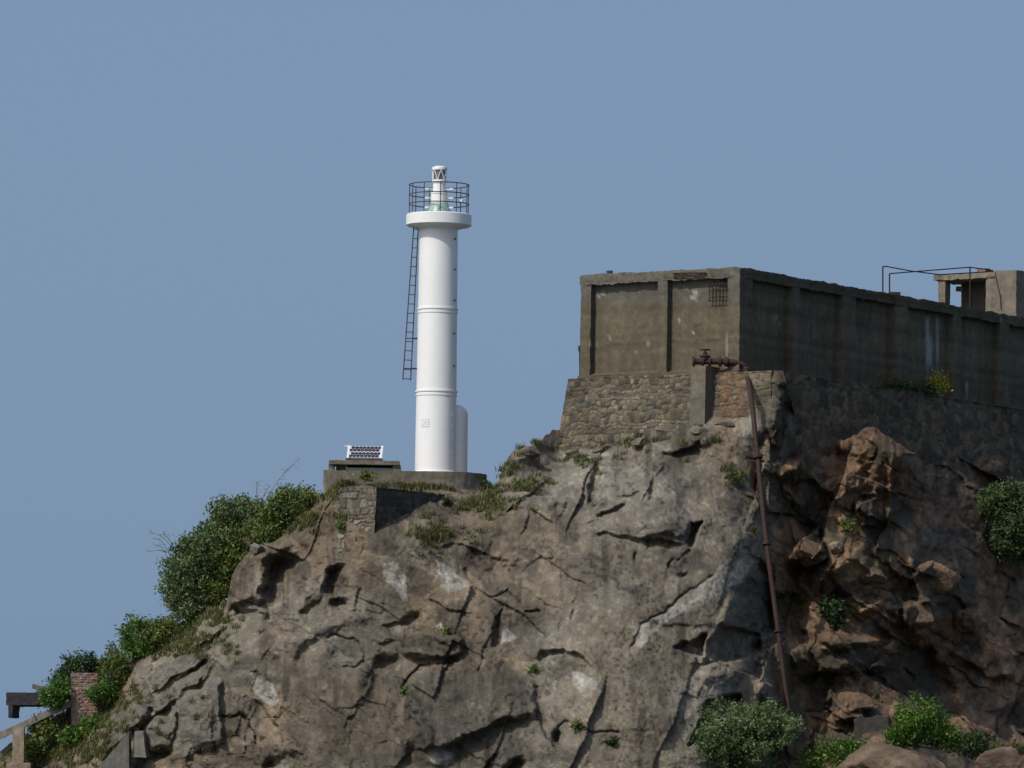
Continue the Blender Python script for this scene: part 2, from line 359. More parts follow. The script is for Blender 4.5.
# ------------------------------------------------------------------ the cliff
CREST = [(-320, 985), (-60, 800), (0, 756), (30, 733), (60, 716), (95, 694), (120, 672), (140, 652), (165, 640), (192, 632), (206, 614), (227, 604), (232, 576), (242, 558), (258, 547), (276, 539), (290, 529), (305, 517), (318, 501),
         (345, 483), (380, 485), (440, 488), (478, 489), (497, 485), (503, 466), (512, 452), (526, 446), (540, 440), (552, 428), (560, 428), (600, 426), (640, 420), (680, 404), (705, 398), (740, 398), (757, 394), (763, 374), (774, 371), (783, 372), (789, 392), (800, 436), (814, 460),
         (823, 457), (841, 440), (858, 432), (873, 426), (893, 438), (915, 455), (927, 470), (945, 456), (960, 448), (1024, 452), (1100, 470), (1340, 560)]
cx_, cy_ = np.array(CREST).T
def crest(px): return np.interp(px, cx_, cy_)
CT = [(-320, 985, 248), (-60, 800, 245), (0, 756, 244), (60, 716, 243.3), (120, 672, 242.2), (165, 636, 241.4), (206, 614, 239.6), (230, 600, 238.4), (234, 574, 238.3), (258, 547, 238.3), (276, 539, 238.4), (290, 529, 238.2), (318, 502, 238.0), (345, 484, 238.2), (380, 486, 238.9), (440, 488, 238.9), (345, 510, 235.1), (330, 505, 235.6), (352, 540, 234.5), (497, 485, 239.8), (512, 452, 241.2), (540, 440, 242.6),
      (40, 760, 240.5), (100, 740, 238), (160, 700, 236), (160, 768, 234.6), (210, 640, 237.6), (250, 620, 236.6), (250, 700, 234), (250, 768, 232), (290, 560, 237), (330, 540, 236.2), (330, 620, 234.4), (330, 700, 232), (330, 768, 230.5), (380, 529, 234.5), (404, 515, 236.0), (437, 500, 237.9), (376, 548, 233.9), (415, 540, 234.6), (440, 540, 235.4), (400, 600, 233.9), (430, 700, 231), (430, 768, 229.5),
      (470, 510, 237.6), (490, 515, 237.0), (520, 500, 237.6), (520, 560, 234.6), (540, 650, 231.5), (540, 768, 228.5), (600, 470, 239.3), (600, 500, 236.6), (600, 560, 234.2), (620, 660, 231), (620, 768, 228.2), (650, 455, 238.9), (690, 470, 237.4), (690, 500, 236.2), (690, 580, 233.4), (690, 680, 231), (690, 768, 228.8), (740, 440, 238.6), (745, 480, 237.8), (742, 540, 235.8), (748, 600, 234.2), (745, 680, 232.6), (735, 740, 230.8),
      (775, 450, 239.4), (785, 480, 239.9), (792, 540, 240.2), (800, 600, 239.6), (800, 680, 237.4), (800, 768, 234.5),
      (840, 500, 242.0), (840, 560, 240.2), (840, 640, 238.4), (850, 700, 237.6), (860, 768, 233), (905, 740, 234.6), (880, 480, 242.7), (945, 520, 247.0), (900, 540, 243.6), (940, 600, 243.8), (930, 680, 243.2), (960, 730, 241.0), (960, 768, 237.5), (1010, 560, 251.5), (1010, 640, 249.0), (1010, 700, 246.5), (1010, 768, 242),
      (-320, 1000, 244), (-100, 975, 237), (200, 975, 227), (500, 975, 223.5), (800, 975, 224.5), (1100, 975, 229), (1340, 975, 236), (1340, 700, 250), (1340, 560, 270), (1150, 600, 252), (1150, 500, 262)]
CT += [(823, 457, 241.9), (845, 438, 242.4), (873, 426, 242.9), (915, 455, 243.4), (928, 474, 246.5), (773, 372, float(wallY(773, 372)[0]) + 0.25), (773, 384, float(wallY(773, 384)[0]) - 0.45), (773, 430, float(wallY(773, 430)[0]) - 0.9)]
for x in (556, 600, 640, 680, 720, 745, 800, 950, 985, 1024, 1080):
    c = float(crest(x)); wy = float(wallY(x, c)[0])
    CT += [(x, c, wy + 0.75), (x, c + 16, wy + 0.05), (x, c + 30, float(wallY(x, c + 30)[0]) - 0.75)]
CT = np.array(CT, float)
def tps_k(d2): return 0.5 * d2 * np.log(d2 + 1e-9)
_sc = 100.0
Q = CT[:, :2] / _sc
K = tps_k(((Q[:, None] - Q[None]) ** 2).sum(-1)) + np.eye(len(Q)) * 0.004
A = np.zeros((len(Q) + 3, len(Q) + 3)); A[:len(Q), :len(Q)] = K; A[:len(Q), len(Q):] = np.c_[np.ones(len(Q)), Q]; A[len(Q):, :len(Q)] = A[:len(Q), len(Q):].T
wgt = np.linalg.solve(A, np.r_[CT[:, 2], 0, 0, 0])
def macro(px, py):
    sh = px.shape; x = px.ravel() / _sc; y = py.ravel() / _sc
    o = wgt[-3] + wgt[-2] * x + wgt[-1] * y
    for i in range(len(Q)): o = o + wgt[i] * tps_k((x - Q[i, 0]) ** 2 + (y - Q[i, 1]) ** 2)
    return o.reshape(sh)

xs = np.concatenate([np.linspace(-320, -30, 30)[:-1], np.linspace(-30, 1054, 960), np.linspace(1054, 1340, 40)[1:]])
NR = 330
cr = crest(xs) + 2.5 * vnoise(xs / 9.0, xs * 0, 0, 5) + 1.5 * vnoise(xs / 3.5, xs * 0, 0, 6)
end = np.maximum(790.0, cr + 20)
tv = np.linspace(0, 1, NR)
GY = cr[:, None] + (end - cr)[:, None] * tv[None]
lo = np.linspace(0, 1, 26)[1:]
GY = np.concatenate([GY, end[:, None] + (np.maximum(985.0, end + 30) - end)[:, None] * lo[None]], 1)
GX = np.repeat(xs[:, None], GY.shape[1], 1)
Ym = macro(GX, GY)
# warped survey coordinates so that nothing is drawn with a ruler
wx = GX + 4.2 * fbm(GX / 22, GY / 22, 0, 31, 3) + 1.8 * fbm(GX / 6, GY / 6, 0, 32, 2)
wy = GY + 4.2 * fbm(GX / 22, GY / 22, 0, 41, 3) + 1.8 * fbm(GX / 6, GY / 6, 0, 42, 2)
OUT = np.zeros_like(GX)

def seg_dist(poly):
    best = np.full(GX.shape, 1e9); sgn = np.zeros(GX.shape); par = np.zeros(GX.shape); tot = 0
    L = [math.hypot(b[0] - a[0], b[1] - a[1]) for a, b in zip(poly[:-1], poly[1:])]; LT = sum(L)
    for (a, b), ln in zip(zip(poly[:-1], poly[1:]), L):
        ux, uy = (b[0] - a[0]) / ln, (b[1] - a[1]) / ln
        dx = wx - a[0]; dy = wy - a[1]; t = np.clip(dx * ux + dy * uy, 0, ln)
        ex = dx - t * ux; ey = dy - t * uy; d = np.hypot(ex, ey)
        c = ux * dy - uy * dx
        up = d < best; best = np.where(up, d, best); sgn = np.where(up, np.sign(c), sgn); par = np.where(up, (tot + t) / LT, par); tot += ln
    return best, sgn, par
def crack(poly, depth, w=1.3):
    global OUT
    depth = depth * 0.6; w = w * 0.85
    d, s_, t = seg_dist(poly); OUT = OUT - depth * np.exp(-(d / w) ** 2) * smooth(0, 0.08, t) * smooth(1, 0.92, t)
def ledge(poly, drop, wb=12.0, lip=0.0, wa=14.0, edge=1.4):   # the side to the right of the walking direction falls back below an edge
    global OUT
    d, s_, t = seg_dist(poly); sd = d * np.where(s_ == 0, 1, s_)
    wb = wb * 2.2; wa = wa * 1.8; lip = max(lip, 0.3 * drop); drop = 0.55 * drop
    f = smooth(0, 0.2, t) * smooth(1, 0.8, t) * (0.75 + 0.5 * vnoise(GX / 17, GY / 17, 0, 33))
    below = smooth(-edge, edge, sd) * np.exp(-np.maximum(sd, 0) / wb) * (d < 6 * wb)
    above = smooth(edge, -edge, sd) * np.exp(-np.maximum(-sd, 0) / wa) * (d < 6 * wa)
    OUT = OUT + f * (-drop * below + lip * above)
def bump(cx, cy, rx, ry, amp, ang=0.0, p=2.0):
    global OUT
    c, s_ = math.cos(math.radians(ang)), math.sin(math.radians(ang)); dx = wx - cx; dy = wy - cy
    q = ((dx * c + dy * s_) / rx) ** 2 + ((-dx * s_ + dy * c) / ry) ** 2
    OUT = OUT + amp * np.exp(-q ** (p / 2))
def poly_sd(poly, X=None, Y=None):       # signed distance, negative inside
    X = wx if X is None else X; Y = wy if Y is None else Y
    best = np.full(X.shape, 1e9); ins = np.zeros(X.shape, bool)
    for a, b in zip(poly, poly[1:] + poly[:1]):
        ln = math.hypot(b[0] - a[0], b[1] - a[1]); ux, uy = (b[0] - a[0]) / ln, (b[1] - a[1]) / ln
        dx = X - a[0]; dy = Y - a[1]; t = np.clip(dx * ux + dy * uy, 0, ln); best = np.minimum(best, np.hypot(dx - t * ux, dy - t * uy))
        if a[1] != b[1]:
            cr_ = (a[1] > Y) != (b[1] > Y); ins ^= cr_ & (X < (b[0] - a[0]) * (Y - a[1]) / (b[1] - a[1]) + a[0])
    return np.where(ins, -best, best)
def slab(poly, amp, gx=0.0, gy=0.0, soft=3.0):
    global OUT
    d = poly_sd(poly); c = np.mean(poly, axis=0)
    OUT = OUT + smooth(soft, -soft, d) * (amp + gx * (wx - c[0]) + gy * (wy - c[1]))

right = smooth(752, 785, GX); left = smooth(330, 250, GX); low = smooth(620, 700, GY); centre = (1 - right) * smooth(440, 520, GX)
crestfade = smooth(0, 14, GY - cr[:, None])
# general structure
bx = (GX + 0.35 * GY) + 10 * fbm(GX / 60, GY / 60, 0, 61, 3); by = (GY - 0.55 * GX) + 10 * fbm(GX / 60, GY / 60, 0, 62, 3)
f1, e1, id1 = facets(bx / 84, by / 66, 101, 1.7, 0.22)
wj = 7 * fbm(GX / 18, GY / 18, 0, 63, 3); wk = 7 * fbm(GX / 18, GY / 18, 0, 64, 3)
f2, e2, id2 = facets((bx + wj) / 36 + 5.3, (by + wk) / 27 + 1.7, 103, 1.7, 0.2)
f3, e3, id3 = facets((GX + wj) / 14 + 2.1, (GY + wk) / 11 + 8.7, 105, 1.7, 0.2)
f4, e4, id4 = facets((GX + 0.5 * wj) / 6.5 + 7.1, (GY + 0.5 * wk) / 5.5 + 3.3, 107, 1.7, 0.2)
rgh = smooth(-0.15, 0.35, fbm(GX / 50, GY / 40, 0, 73, 3))
rm = smooth(742, 768, GX)
j1 = jointed((bx + wj) / 62 + 3.1, (by + wk) / 44 + 9.2, 111, 0.8, 0.07); j2 = jointed((bx + wj) / 25 + 1.1, (by + wk) / 19 + 4.2, 113, 0.9, 0.12); j3 = jointed((GX + wj) / 10 + 6.1, (GY + wk) / 8 + 2.2, 115, 0.9, 0.2)
jm = smooth(-0.05, 0.3, fbm(GX / 60, GY / 50, 0, 74, 3))
lj = left * smooth(640, 675, GY)
f1 = f1 - f1.mean(); f2 = f2 - f2.mean(); f3 = f3 - f3.mean(); f4 = f4 - f4.mean()
calm = 1 - 0.6 * np.exp(-(((GX - 640) / 95) ** 2 + ((GY - 600) / 62) ** 2) ** 1.5)   # the smooth swelling in the middle
nr_ = 1 - rm
OUT += f1 * (nr_ * (0.34 + 0.06 * left) + 1.0 * rm) * (0.4 + 0.6 * calm) + f2 * (nr_ * (0.07 + 0.07 * jm + 0.02 * left) + 0.30 * rm) * calm + f3 * (nr_ * (0.008 + 0.05 * rgh) + 0.05 * rm) * calm + f4 * (0.004 + 0.022 * rgh + 0.006 * rm)
OUT += j1 * (nr_ * (0.05 + 0.16 * jm + 0.10 * lj) + 0.85 * rm) * calm + j2 * (nr_ * (0.01 + 0.10 * jm * rgh + 0.06 * lj) + 0.34 * rm) + j3 * (0.028 * rgh + 0.03 * rm)
def hair(x, y, seed, w):          # thin broken fracture lines
    q = np.abs(fbm(x, y, 0, seed, 4)); gxx, gyy = np.gradient(q); gl = np.hypot(gxx, gyy) + 1e-6
    return np.exp(-(q / gl / w) ** 2)
fr_ = hair((bx + wj) / 95, (by + wk) / 40, 95, 0.9) * smooth(-0.02, 0.2, fbm(GX / 45, GY / 45, 0, 76, 3)); fr2 = hair((GX + wk) / 38, (GY + wj) / 52, 97, 0.8) * smooth(0.08, 0.3, fbm(GX / 35, GY / 35, 0, 77, 3))
HAIR = np.maximum(fr_, fr2); HAIR = HAIR * calm * (0.55 + 0.45 * rm); OUT -= 0.08 * HAIR
OUT += 0.30 * fbm(GX / 75, GY / 60, 0, 81, 3) + 0.05 * fbm(GX / 24, GY / 20, 0, 82, 3) + 0.035 * fbm(GX / 8, GY / 7, 0, 83, 3) * (1 + 0.8 * right) + 0.018 * fbm(GX / 3.2, GY / 3.2, 0, 84, 2)
# vertical flutes on the dark overhanging slab
OUT += 0.05 * vnoise(GX / 7.0, GY / 70, 0, 97) * low

# left knob, hollows and the jointed slabs under the shrubs
slab([(231, 606), (235, 574), (246, 556), (268, 550), (270, 566), (262, 592), (262, 614)], 0.9, 0.012, 0, 6); bump(272, 548, 24, 8, 0.6, -12, 3); slab([(266, 562), (288, 560), (301, 556), (302, 586), (292, 604), (272, 608), (263, 592)], -0.7, 0.03, 0.02, 7); slab([(236, 606), (252, 598), (264, 604), (258, 614), (240, 618)], -0.8, 0, 0.02, 4)
slab([(326, 590), (332, 572), (342, 568), (345, 588), (338, 598), (328, 598)], -0.8, 0.05, 0.03, 6); bump(302, 588, 5, 9, -0.45); slab([(303, 614), (312, 603), (322, 602), (320, 612), (308, 620)], -0.55, 0.03, 0.04, 6); slab([(332, 602), (344, 600), (349, 605), (340, 610), (334, 609)], -0.55, 0, 0.03, 3); bump(322, 590, 9, 16, 0.35, 15); bump(320, 560, 22, 22, 0.4)
bump(310, 632, 60, 9, 0.45, -20); bump(205, 640, 22, 14, 0.6, -25); bump(195, 612, 24, 14, 0.4, -35)
ledge([(188, 648), (212, 640), (224, 630)], 0.6, 9, 0.15)
ledge([(136, 702), (158, 690), (175, 676), (196, 666), (203, 662)], 0.6, 10, 0.15); ledge([(152, 716), (176, 697), (194, 684), (204, 672)], 0.75, 9, 0.2)
ledge([(132, 740), (148, 722), (160, 712), (174, 702)], 0.6, 9, 0.15); ledge([(170, 760), (173, 738), (176, 704)], 0.5, 14, 0.1)
slab([(176, 700), (222, 680), (224, 740), (172, 758)], 0.45, 0.004, -0.004, 5); bump(163, 752, 12, 6, -0.9, -20, 3); bump(216, 728, 4, 26, -0.35); bump(236, 730, 14, 26, 0.3)
JS = [([(131, 690), (158, 668), (190, 653), (206, 658), (172, 684), (145, 702)], 0.45, 0.004, -0.006), ([(147, 706), (172, 688), (197, 668), (216, 662), (206, 678), (181, 696), (158, 713)], 0.35, -0.006, -0.006), ([(181, 700), (222, 682), (225, 742), (176, 760)], 0.3, 0.006, -0.002),
      ([(141, 740), (151, 722), (172, 703), (176, 710), (171, 752), (156, 754)], 0.45, -0.01, -0.004), ([(119, 702), (145, 706), (149, 717), (132, 731), (104, 757), (97, 747)], 0.5, -0.006, -0.004), ([(226, 690), (246, 700), (252, 716), (228, 712)], 0.25, 0, -0.01)]
for pl, a_, gx_, gy_ in JS: slab(pl, a_, gx_, gy_, 2.2)
slab([(108, 690), (118, 672), (140, 650), (155, 660), (135, 690)], 0.6, 0.01, 0, 4); slab([(95, 735), (128, 704), (150, 704), (140, 726), (100, 768)], 0.5, 0, -0.006, 4)
crack([(222, 715), (240, 716), (250, 720), (258, 745)], 0.4); ledge([(250, 696), (264, 712), (274, 726), (288, 736)], 0.5, 8, 0.1); bump(283, 748, 16, 12, 0.5); bump(274, 762, 9, 6, -0.9, -30, 3)
bump(300, 660, 6, 14, -0.35, 20)
# inset plate, ledges and holes left of centre
crack([(322, 642), (330, 636), (352, 642), (363, 650), (366, 662), (356, 668), (340, 667)], 0.35, 1.4); bump(332, 655, 5, 5, -0.3); bump(345, 652, 20, 12, -0.12, 10, 4)
ledge([(368, 642), (382, 645), (394, 641)], 0.7, 6, 0.1); bump(386, 663, 15, 8, -0.8, -10, 3); bump(375, 686, 9, 18, -0.6, 15, 3)
slab([(401, 640), (420, 633), (462, 640), (464, 655), (420, 657), (404, 652)], 0.55, 0, -0.006, 2.5); ledge([(400, 655), (420, 659), (440, 657), (464, 656)], 0.6, 7, 0.1)
crack([(398, 690), (412, 674), (430, 663), (462, 661)], 0.5, 1.6)
slab([(405, 690), (432, 664), (500, 662), (532, 684), (538, 716), (500, 720), (460, 742), (425, 748)], 0.55, -0.003, 0.004, 4)
ledge([(405, 752), (425, 750), (458, 742), (480, 728), (500, 719), (520, 720), (538, 718)], 0.75, 16, 0.15); ledge([(552, 748), (544, 736), (536, 708), (531, 684)], 0.35, 10, 0.0)
bump(555, 739, 6, 8, -1.0, 0, 3); bump(515, 766, 11, 6, -1.0, -15, 3); bump(400, 705, 12, 16, 0.5, -30); bump(440, 756, 14, 9, 0.6); bump(412, 752, 5, 10, -0.6)
ledge([(540, 655), (558, 650), (574, 652), (584, 657), (596, 668)], 0.9, 8, 0.2); bump(543, 657, 5, 6, -0.5, 0, 3)
crack([(553, 730), (566, 722), (590, 731), (620, 735)], 0.35, 1.6); bump(612, 744, 10, 6, -0.5)
slab([(503, 612), (500, 646), (490, 648), (492, 628)], -0.5, 0, 0, 2.5); ledge([(378, 628), (395, 623), (412, 622)], 0.3, 6); bump(410, 621, 8, 5, -0.6, -15, 3)
ledge([(430, 632), (440, 644), (455, 648)], 0.4, 6)
# brow under the grass and the hollow behind the scars
ledge([(440, 548), (452, 541), (466, 543), (478, 555), (486, 563)], 0.55, 12, 0.3); bump(473, 560, 10, 6, -0.35, 15); crack([(462, 565), (476, 585), (480, 600)], 0.3, 4)
ledge([(372, 552), (400, 550), (436, 552), (450, 556)], -0.25, 16, 0.0)
crack([(490, 598), (500, 594), (508, 589), (518, 596), (522, 606)], 0.3, 1.4); crack([(525, 615), (534, 614), (540, 611)], 0.4, 1.5)
bump(505, 570, 28, 8, -0.35, -10); crack([(520, 571), (540, 558), (552, 562), (553, 555)], 0.25, 2.0)
# great central bulge with its ribs, slots and the overhung block
bump(650, 590, 85, 60, 0.7); bump(566, 490, 9, 26, 0.35, 8); bump(582, 487, 10, 24, 0.55, 6); slab([(595, 464), (600, 472), (598, 490), (592, 503), (590, 488)], -1.0, 0, 0, 2.0); bump(612, 490, 12, 16, 0.25)
bump(562, 511, 9, 8, -0.7, 0, 3); ledge([(595, 519), (604, 511), (616, 509), (627, 502)], 1.0, 6, 0.2)
bump(652, 521, 46, 15, 0.75, 5, 3); ledge([(584, 528), (598, 533), (618, 537), (640, 541), (664, 541), (690, 545)], 0.9, 9, 0.3); slab([(692, 524), (703, 523), (697, 535), (690, 546), (684, 542)], -0.9, 0, 0, 2.5)
ledge([(640, 540), (664, 536), (690, 534), (700, 524)], 0.45, 12, 0.15)
bump(680, 470, 20, 9, -0.45, -15, 3); ledge([(646, 502), (650, 485), (658, 470), (664, 462)], 0.35, 14, 0.1); ledge([(610, 498), (630, 494), (646, 487)], 0.25, 8, 0.1)
bump(635, 558, 2, 5, -0.4); crack([(666, 568), (674, 560), (684, 554), (690, 549)], 0.4, 1.8); bump(680, 575, 4, 2, -0.3)
crack([(628, 652), (640, 626), (664, 614), (688, 591), (704, 582), (716, 573)], 0.45, 1.4); ledge([(628, 652), (640, 626), (664, 614), (690, 590), (716, 573), (742, 551)], -0.28, 22, 0.0)
bump(640, 700, 50, 50, 0.35)
# shaded return of the buttress
slab([(760, 562), (774, 580), (774, 628), (758, 636), (720, 626), (727, 600), (742, 582)], -0.9, -0.055, 0.004, 3)
slab([(675, 649), (708, 633), (704, 655), (690, 653)], -0.95, 0, 0, 2); slab([(711, 641), (722, 628), (757, 634), (762, 650), (736, 660), (704, 664)], -1.3, -0.02, 0, 2.5); bump(725, 675, 22, 9, 0.5, -10)
slab([(710, 703), (724, 696), (742, 697), (744, 720), (712, 730), (688, 747), (700, 728)], -1.2, -0.015, 0, 3); bump(712, 660, 5, 16, 0.4, 15)
bump(690, 438, 34, 9, 0.7, -18, 3); ledge([(656, 455), (674, 452), (690, 446), (700, 436)], 0.7, 8, 0.1); bump(640, 446, 18, 6, 0.35, -20); bump(610, 452, 14, 6, 0.3, -10)
ledge([(498, 516), (520, 500), (540, 487), (556, 478)], 0.2, 10, 0.25); bump(525, 455, 12, 8, 0.5, -15, 3); bump(545, 460, 9, 7, 0.4); bump(512, 470, 7, 9, 0.4)
ledge([(512, 462), (530, 456), (556, 444)], 0.4, 5, 0.2)
# the broken rocks right of the pipe
bump(776, 410, 9, 40, 0.5, 0, 3); slab([(821, 461), (841, 441), (873, 427), (892, 439), (889, 470), (884, 520), (868, 530), (846, 512), (824, 500)], 0.5, 0.004, -0.004, 5)
slab([(891, 439), (920, 458), (926, 482), (906, 500), (886, 522), (888, 466)], 0.9, -0.018, 0, 3); slab([(843, 476), (862, 466), (863, 490), (845, 492)], 0.6, -0.02, -0.01, 2.5); slab([(858, 502), (874, 498), (875, 526), (860, 526)], 0.9, -0.02, 0, 2.5)
slab([(788, 562), (796, 545), (820, 527), (826, 552), (812, 562)], 1.6, -0.02, -0.012, 2.5); ledge([(786, 564), (812, 564), (830, 556)], 1.2, 12, 0.2)
bump(778, 420, 8, 30, 1.2, 5, 3); bump(800, 445, 8, 22, 1.0, 10, 3); bump(790, 470, 10, 10, 0.8); bump(800, 500, 9, 14, 0.9)
slab([(808, 576), (850, 552), (878, 572), (902, 606), (900, 640), (830, 650), (805, 630)], 0.9, -0.006, -0.004, 6); slab([(860, 612), (885, 596), (903, 604), (898, 616)], 0.5, 0, -0.02, 3)
slab([(790, 650), (840, 632), (900, 640), (898, 664), (850, 672), (795, 676)], 0.8, 0, -0.012, 5); ledge([(786, 690), (820, 672), (860, 676), (900, 668)], 1.0, 22, 0.2)
slab([(915, 575), (935, 560), (955, 578), (950, 600), (920, 604)], 1.2, -0.03, -0.02, 3); slab([(903, 606), (930, 596), (945, 618), (925, 640), (908, 630)], 1.1, -0.03, -0.01, 3); slab([(958, 612), (976, 610), (984, 624), (972, 634), (960, 628)], 1.1, -0.04, 0, 3)
slab([(836, 700), (855, 696), (882, 708), (878, 718), (838, 722)], 1.0, -0.02, -0.02, 3); ledge([(940, 560), (965, 590), (1000, 625), (1030, 655)], -0.9, 16, 0.0)
slab([(764, 648), (786, 632), (790, 690), (770, 705), (758, 690)], 1.0, -0.01, 0, 3)
slab([(905, 640), (930, 650), (960, 700), (950, 760), (900, 720)], -1.2, 0, 0, 8)

OUT *= 0.45 + 0.55 * crestfade
YS = Ym - OUT
DW = [(738, 362.5, 238.5), (743.5, 364, 238.45), (746.5, 370, 238.4), (752, 402, 237.95), (757.5, 455, 237.3), (766, 540, 236.35), (776, 615, 235.6), (783, 670, 235.0), (789.5, 716, 234.4)]   # course of the drain pipe: the rock stays behind it
_dw = np.array(DW); _pyx = np.interp(GY, _dw[:, 1], _dw[:, 0]); _pyy = np.interp(GY, _dw[:, 1], _dw[:, 2])
_gap = smooth(17, 4, np.abs(GX - _pyx) + 3 * vnoise(GX / 9, GY / 9, 0, 99)) * smooth(356, 372, GY) * smooth(735, 718, GY)
YS = YS + _gap * np.maximum(0, _pyy + 0.32 + 0.08 * vnoise(GX / 4, GY / 4, 0, 98) - YS)
PTS = P(GX, GY, YS)
# rock colours: zones, stains, lichen, fresh scars, and some painted light and shade
n1 = fbm(GX / 90, GY / 80, 0, 201, 4)[..., None]; n2 = fbm(GX / 22, GY / 30, 0, 202, 4)[..., None]; n3 = fbm(GX / 7, GY / 9, 0, 203, 3)[..., None]
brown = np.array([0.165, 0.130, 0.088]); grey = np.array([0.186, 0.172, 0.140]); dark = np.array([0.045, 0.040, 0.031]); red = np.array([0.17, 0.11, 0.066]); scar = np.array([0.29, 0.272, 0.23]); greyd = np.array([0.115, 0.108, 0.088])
g = (smooth(-0.25, 0.35, n1) * 0.6 + 0.4 * smooth(480, 600, GX)[..., None]).clip(0, 1)
CC = brown * (1 - g) + grey * g
CC = CC * (1 + 0.22 * n2 + 0.16 * n3)
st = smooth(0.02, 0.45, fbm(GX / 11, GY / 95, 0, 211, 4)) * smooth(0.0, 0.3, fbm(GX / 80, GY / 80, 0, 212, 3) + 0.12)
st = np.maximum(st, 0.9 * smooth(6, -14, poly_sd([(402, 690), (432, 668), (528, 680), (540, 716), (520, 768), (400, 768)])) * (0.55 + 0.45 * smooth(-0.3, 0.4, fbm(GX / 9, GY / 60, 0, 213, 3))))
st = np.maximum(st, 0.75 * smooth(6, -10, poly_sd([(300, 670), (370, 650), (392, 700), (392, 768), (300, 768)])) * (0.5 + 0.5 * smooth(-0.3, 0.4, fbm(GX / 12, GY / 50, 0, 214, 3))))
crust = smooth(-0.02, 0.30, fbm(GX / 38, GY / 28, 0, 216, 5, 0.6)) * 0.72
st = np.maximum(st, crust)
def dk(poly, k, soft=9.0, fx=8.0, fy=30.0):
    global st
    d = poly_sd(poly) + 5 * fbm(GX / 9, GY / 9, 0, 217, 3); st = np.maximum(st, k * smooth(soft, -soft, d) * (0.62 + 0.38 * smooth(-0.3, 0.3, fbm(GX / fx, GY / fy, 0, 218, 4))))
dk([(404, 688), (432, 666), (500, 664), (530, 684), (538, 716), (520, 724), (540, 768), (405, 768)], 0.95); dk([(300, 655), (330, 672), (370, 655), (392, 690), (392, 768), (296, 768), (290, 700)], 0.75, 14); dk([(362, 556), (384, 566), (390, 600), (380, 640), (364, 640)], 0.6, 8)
dk([(480, 590), (545, 600), (560, 640), (540, 655), (470, 655), (486, 625)], 0.6, 12, 10, 14); dk([(612, 526), (692, 526), (692, 544), (640, 541), (615, 536)], 0.75, 5, 9, 9); dk([(655, 462), (700, 465), (704, 486), (664, 486)], 0.6, 8, 12, 8); dk([(612, 466), (650, 466), (640, 500), (610, 496)], 0.4, 8); dk([(738, 572), (774, 575), (776, 640), (725, 640)], 0.5, 6)  # overhang underside and buttress return have their shade painted in dark
dk([(392, 640), (462, 640), (466, 658), (404, 656)], 0.7, 4); dk([(366, 652), (402, 652), (402, 740), (376, 720)], 0.7, 9); dk([(466, 520), (520, 500), (540, 540), (490, 560)], 0.35, 14, 10, 10); dk([(556, 560), (640, 540), (700, 560), (640, 640), (560, 620)], 0.28, 20, 12, 40); dk([(262, 560), (300, 556), (302, 590), (270, 604)], 0.5, 6)  # last patch paints shade into the hollow beside the knob
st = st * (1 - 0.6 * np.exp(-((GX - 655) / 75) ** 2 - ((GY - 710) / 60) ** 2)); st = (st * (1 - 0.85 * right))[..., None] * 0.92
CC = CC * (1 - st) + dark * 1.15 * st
rr = right[..., None]; rz = brown * 0.7 * (1 - smooth(-0.2, 0.2, n2)) + red * 1.5 * smooth(-0.2, 0.2, n2)
CC = CC * (1 - rr) + rr * rz * (0.8 + 0.3 * n3) * np.where((fbm(GX / 40, GY / 40, 0, 220, 3) > 0.1)[..., None], 1.0, 0.72)
cell = (id2[..., None] - 0.5) * (0.22 + 0.5 * rr) + (id1[..., None] - 0.5) * 0.16; CC = CC * (1 + cell)
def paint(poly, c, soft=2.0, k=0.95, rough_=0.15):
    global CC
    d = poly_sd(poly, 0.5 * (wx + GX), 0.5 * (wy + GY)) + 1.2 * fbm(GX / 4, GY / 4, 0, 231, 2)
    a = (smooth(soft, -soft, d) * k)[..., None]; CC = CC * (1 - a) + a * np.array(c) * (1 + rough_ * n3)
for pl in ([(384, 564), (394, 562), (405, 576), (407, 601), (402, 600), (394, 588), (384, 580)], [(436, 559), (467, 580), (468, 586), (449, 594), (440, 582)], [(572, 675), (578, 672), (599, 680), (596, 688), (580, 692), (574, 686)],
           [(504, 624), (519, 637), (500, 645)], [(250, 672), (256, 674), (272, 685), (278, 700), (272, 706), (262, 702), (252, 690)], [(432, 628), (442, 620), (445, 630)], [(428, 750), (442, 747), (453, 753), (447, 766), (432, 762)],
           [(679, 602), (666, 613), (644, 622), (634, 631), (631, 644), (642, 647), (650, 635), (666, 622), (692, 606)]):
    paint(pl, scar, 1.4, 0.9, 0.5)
paint([(661, 617), (689, 592), (715, 576), (745, 551), (755, 562), (734, 588), (697, 610)], (0.25, 0.235, 0.195), 4, 0.7)  # pale rock strip, with the sunlit edge of the buttress painted in
paint([(323, 641), (352, 642), (364, 652), (356, 668), (332, 662)], greyd, 2.5, 0.75); paint([(178, 698), (220, 682), (222, 720), (180, 730)], (0.135, 0.128, 0.108), 6, 0.6); paint([(700, 680), (740, 676), (735, 690), (705, 692)], (0.27, 0.24, 0.2), 4, 0.6)  # last patch paints the sunlit ledge paler
paint([(540, 500), (600, 470), (700, 470), (690, 540), (600, 540)], (0.21, 0.19, 0.155), 14, 0.45)
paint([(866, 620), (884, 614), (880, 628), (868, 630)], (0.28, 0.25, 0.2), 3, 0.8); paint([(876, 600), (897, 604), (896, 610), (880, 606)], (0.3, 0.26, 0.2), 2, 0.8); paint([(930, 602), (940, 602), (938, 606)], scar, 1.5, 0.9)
paint([(748, 452), (757, 455), (759, 498), (752, 496)], (0.11, 0.05, 0.03), 2, 0.8); paint([(708, 400), (740, 398), (738, 470), (720, 460)], (0.21, 0.15, 0.10), 8, 0.5)
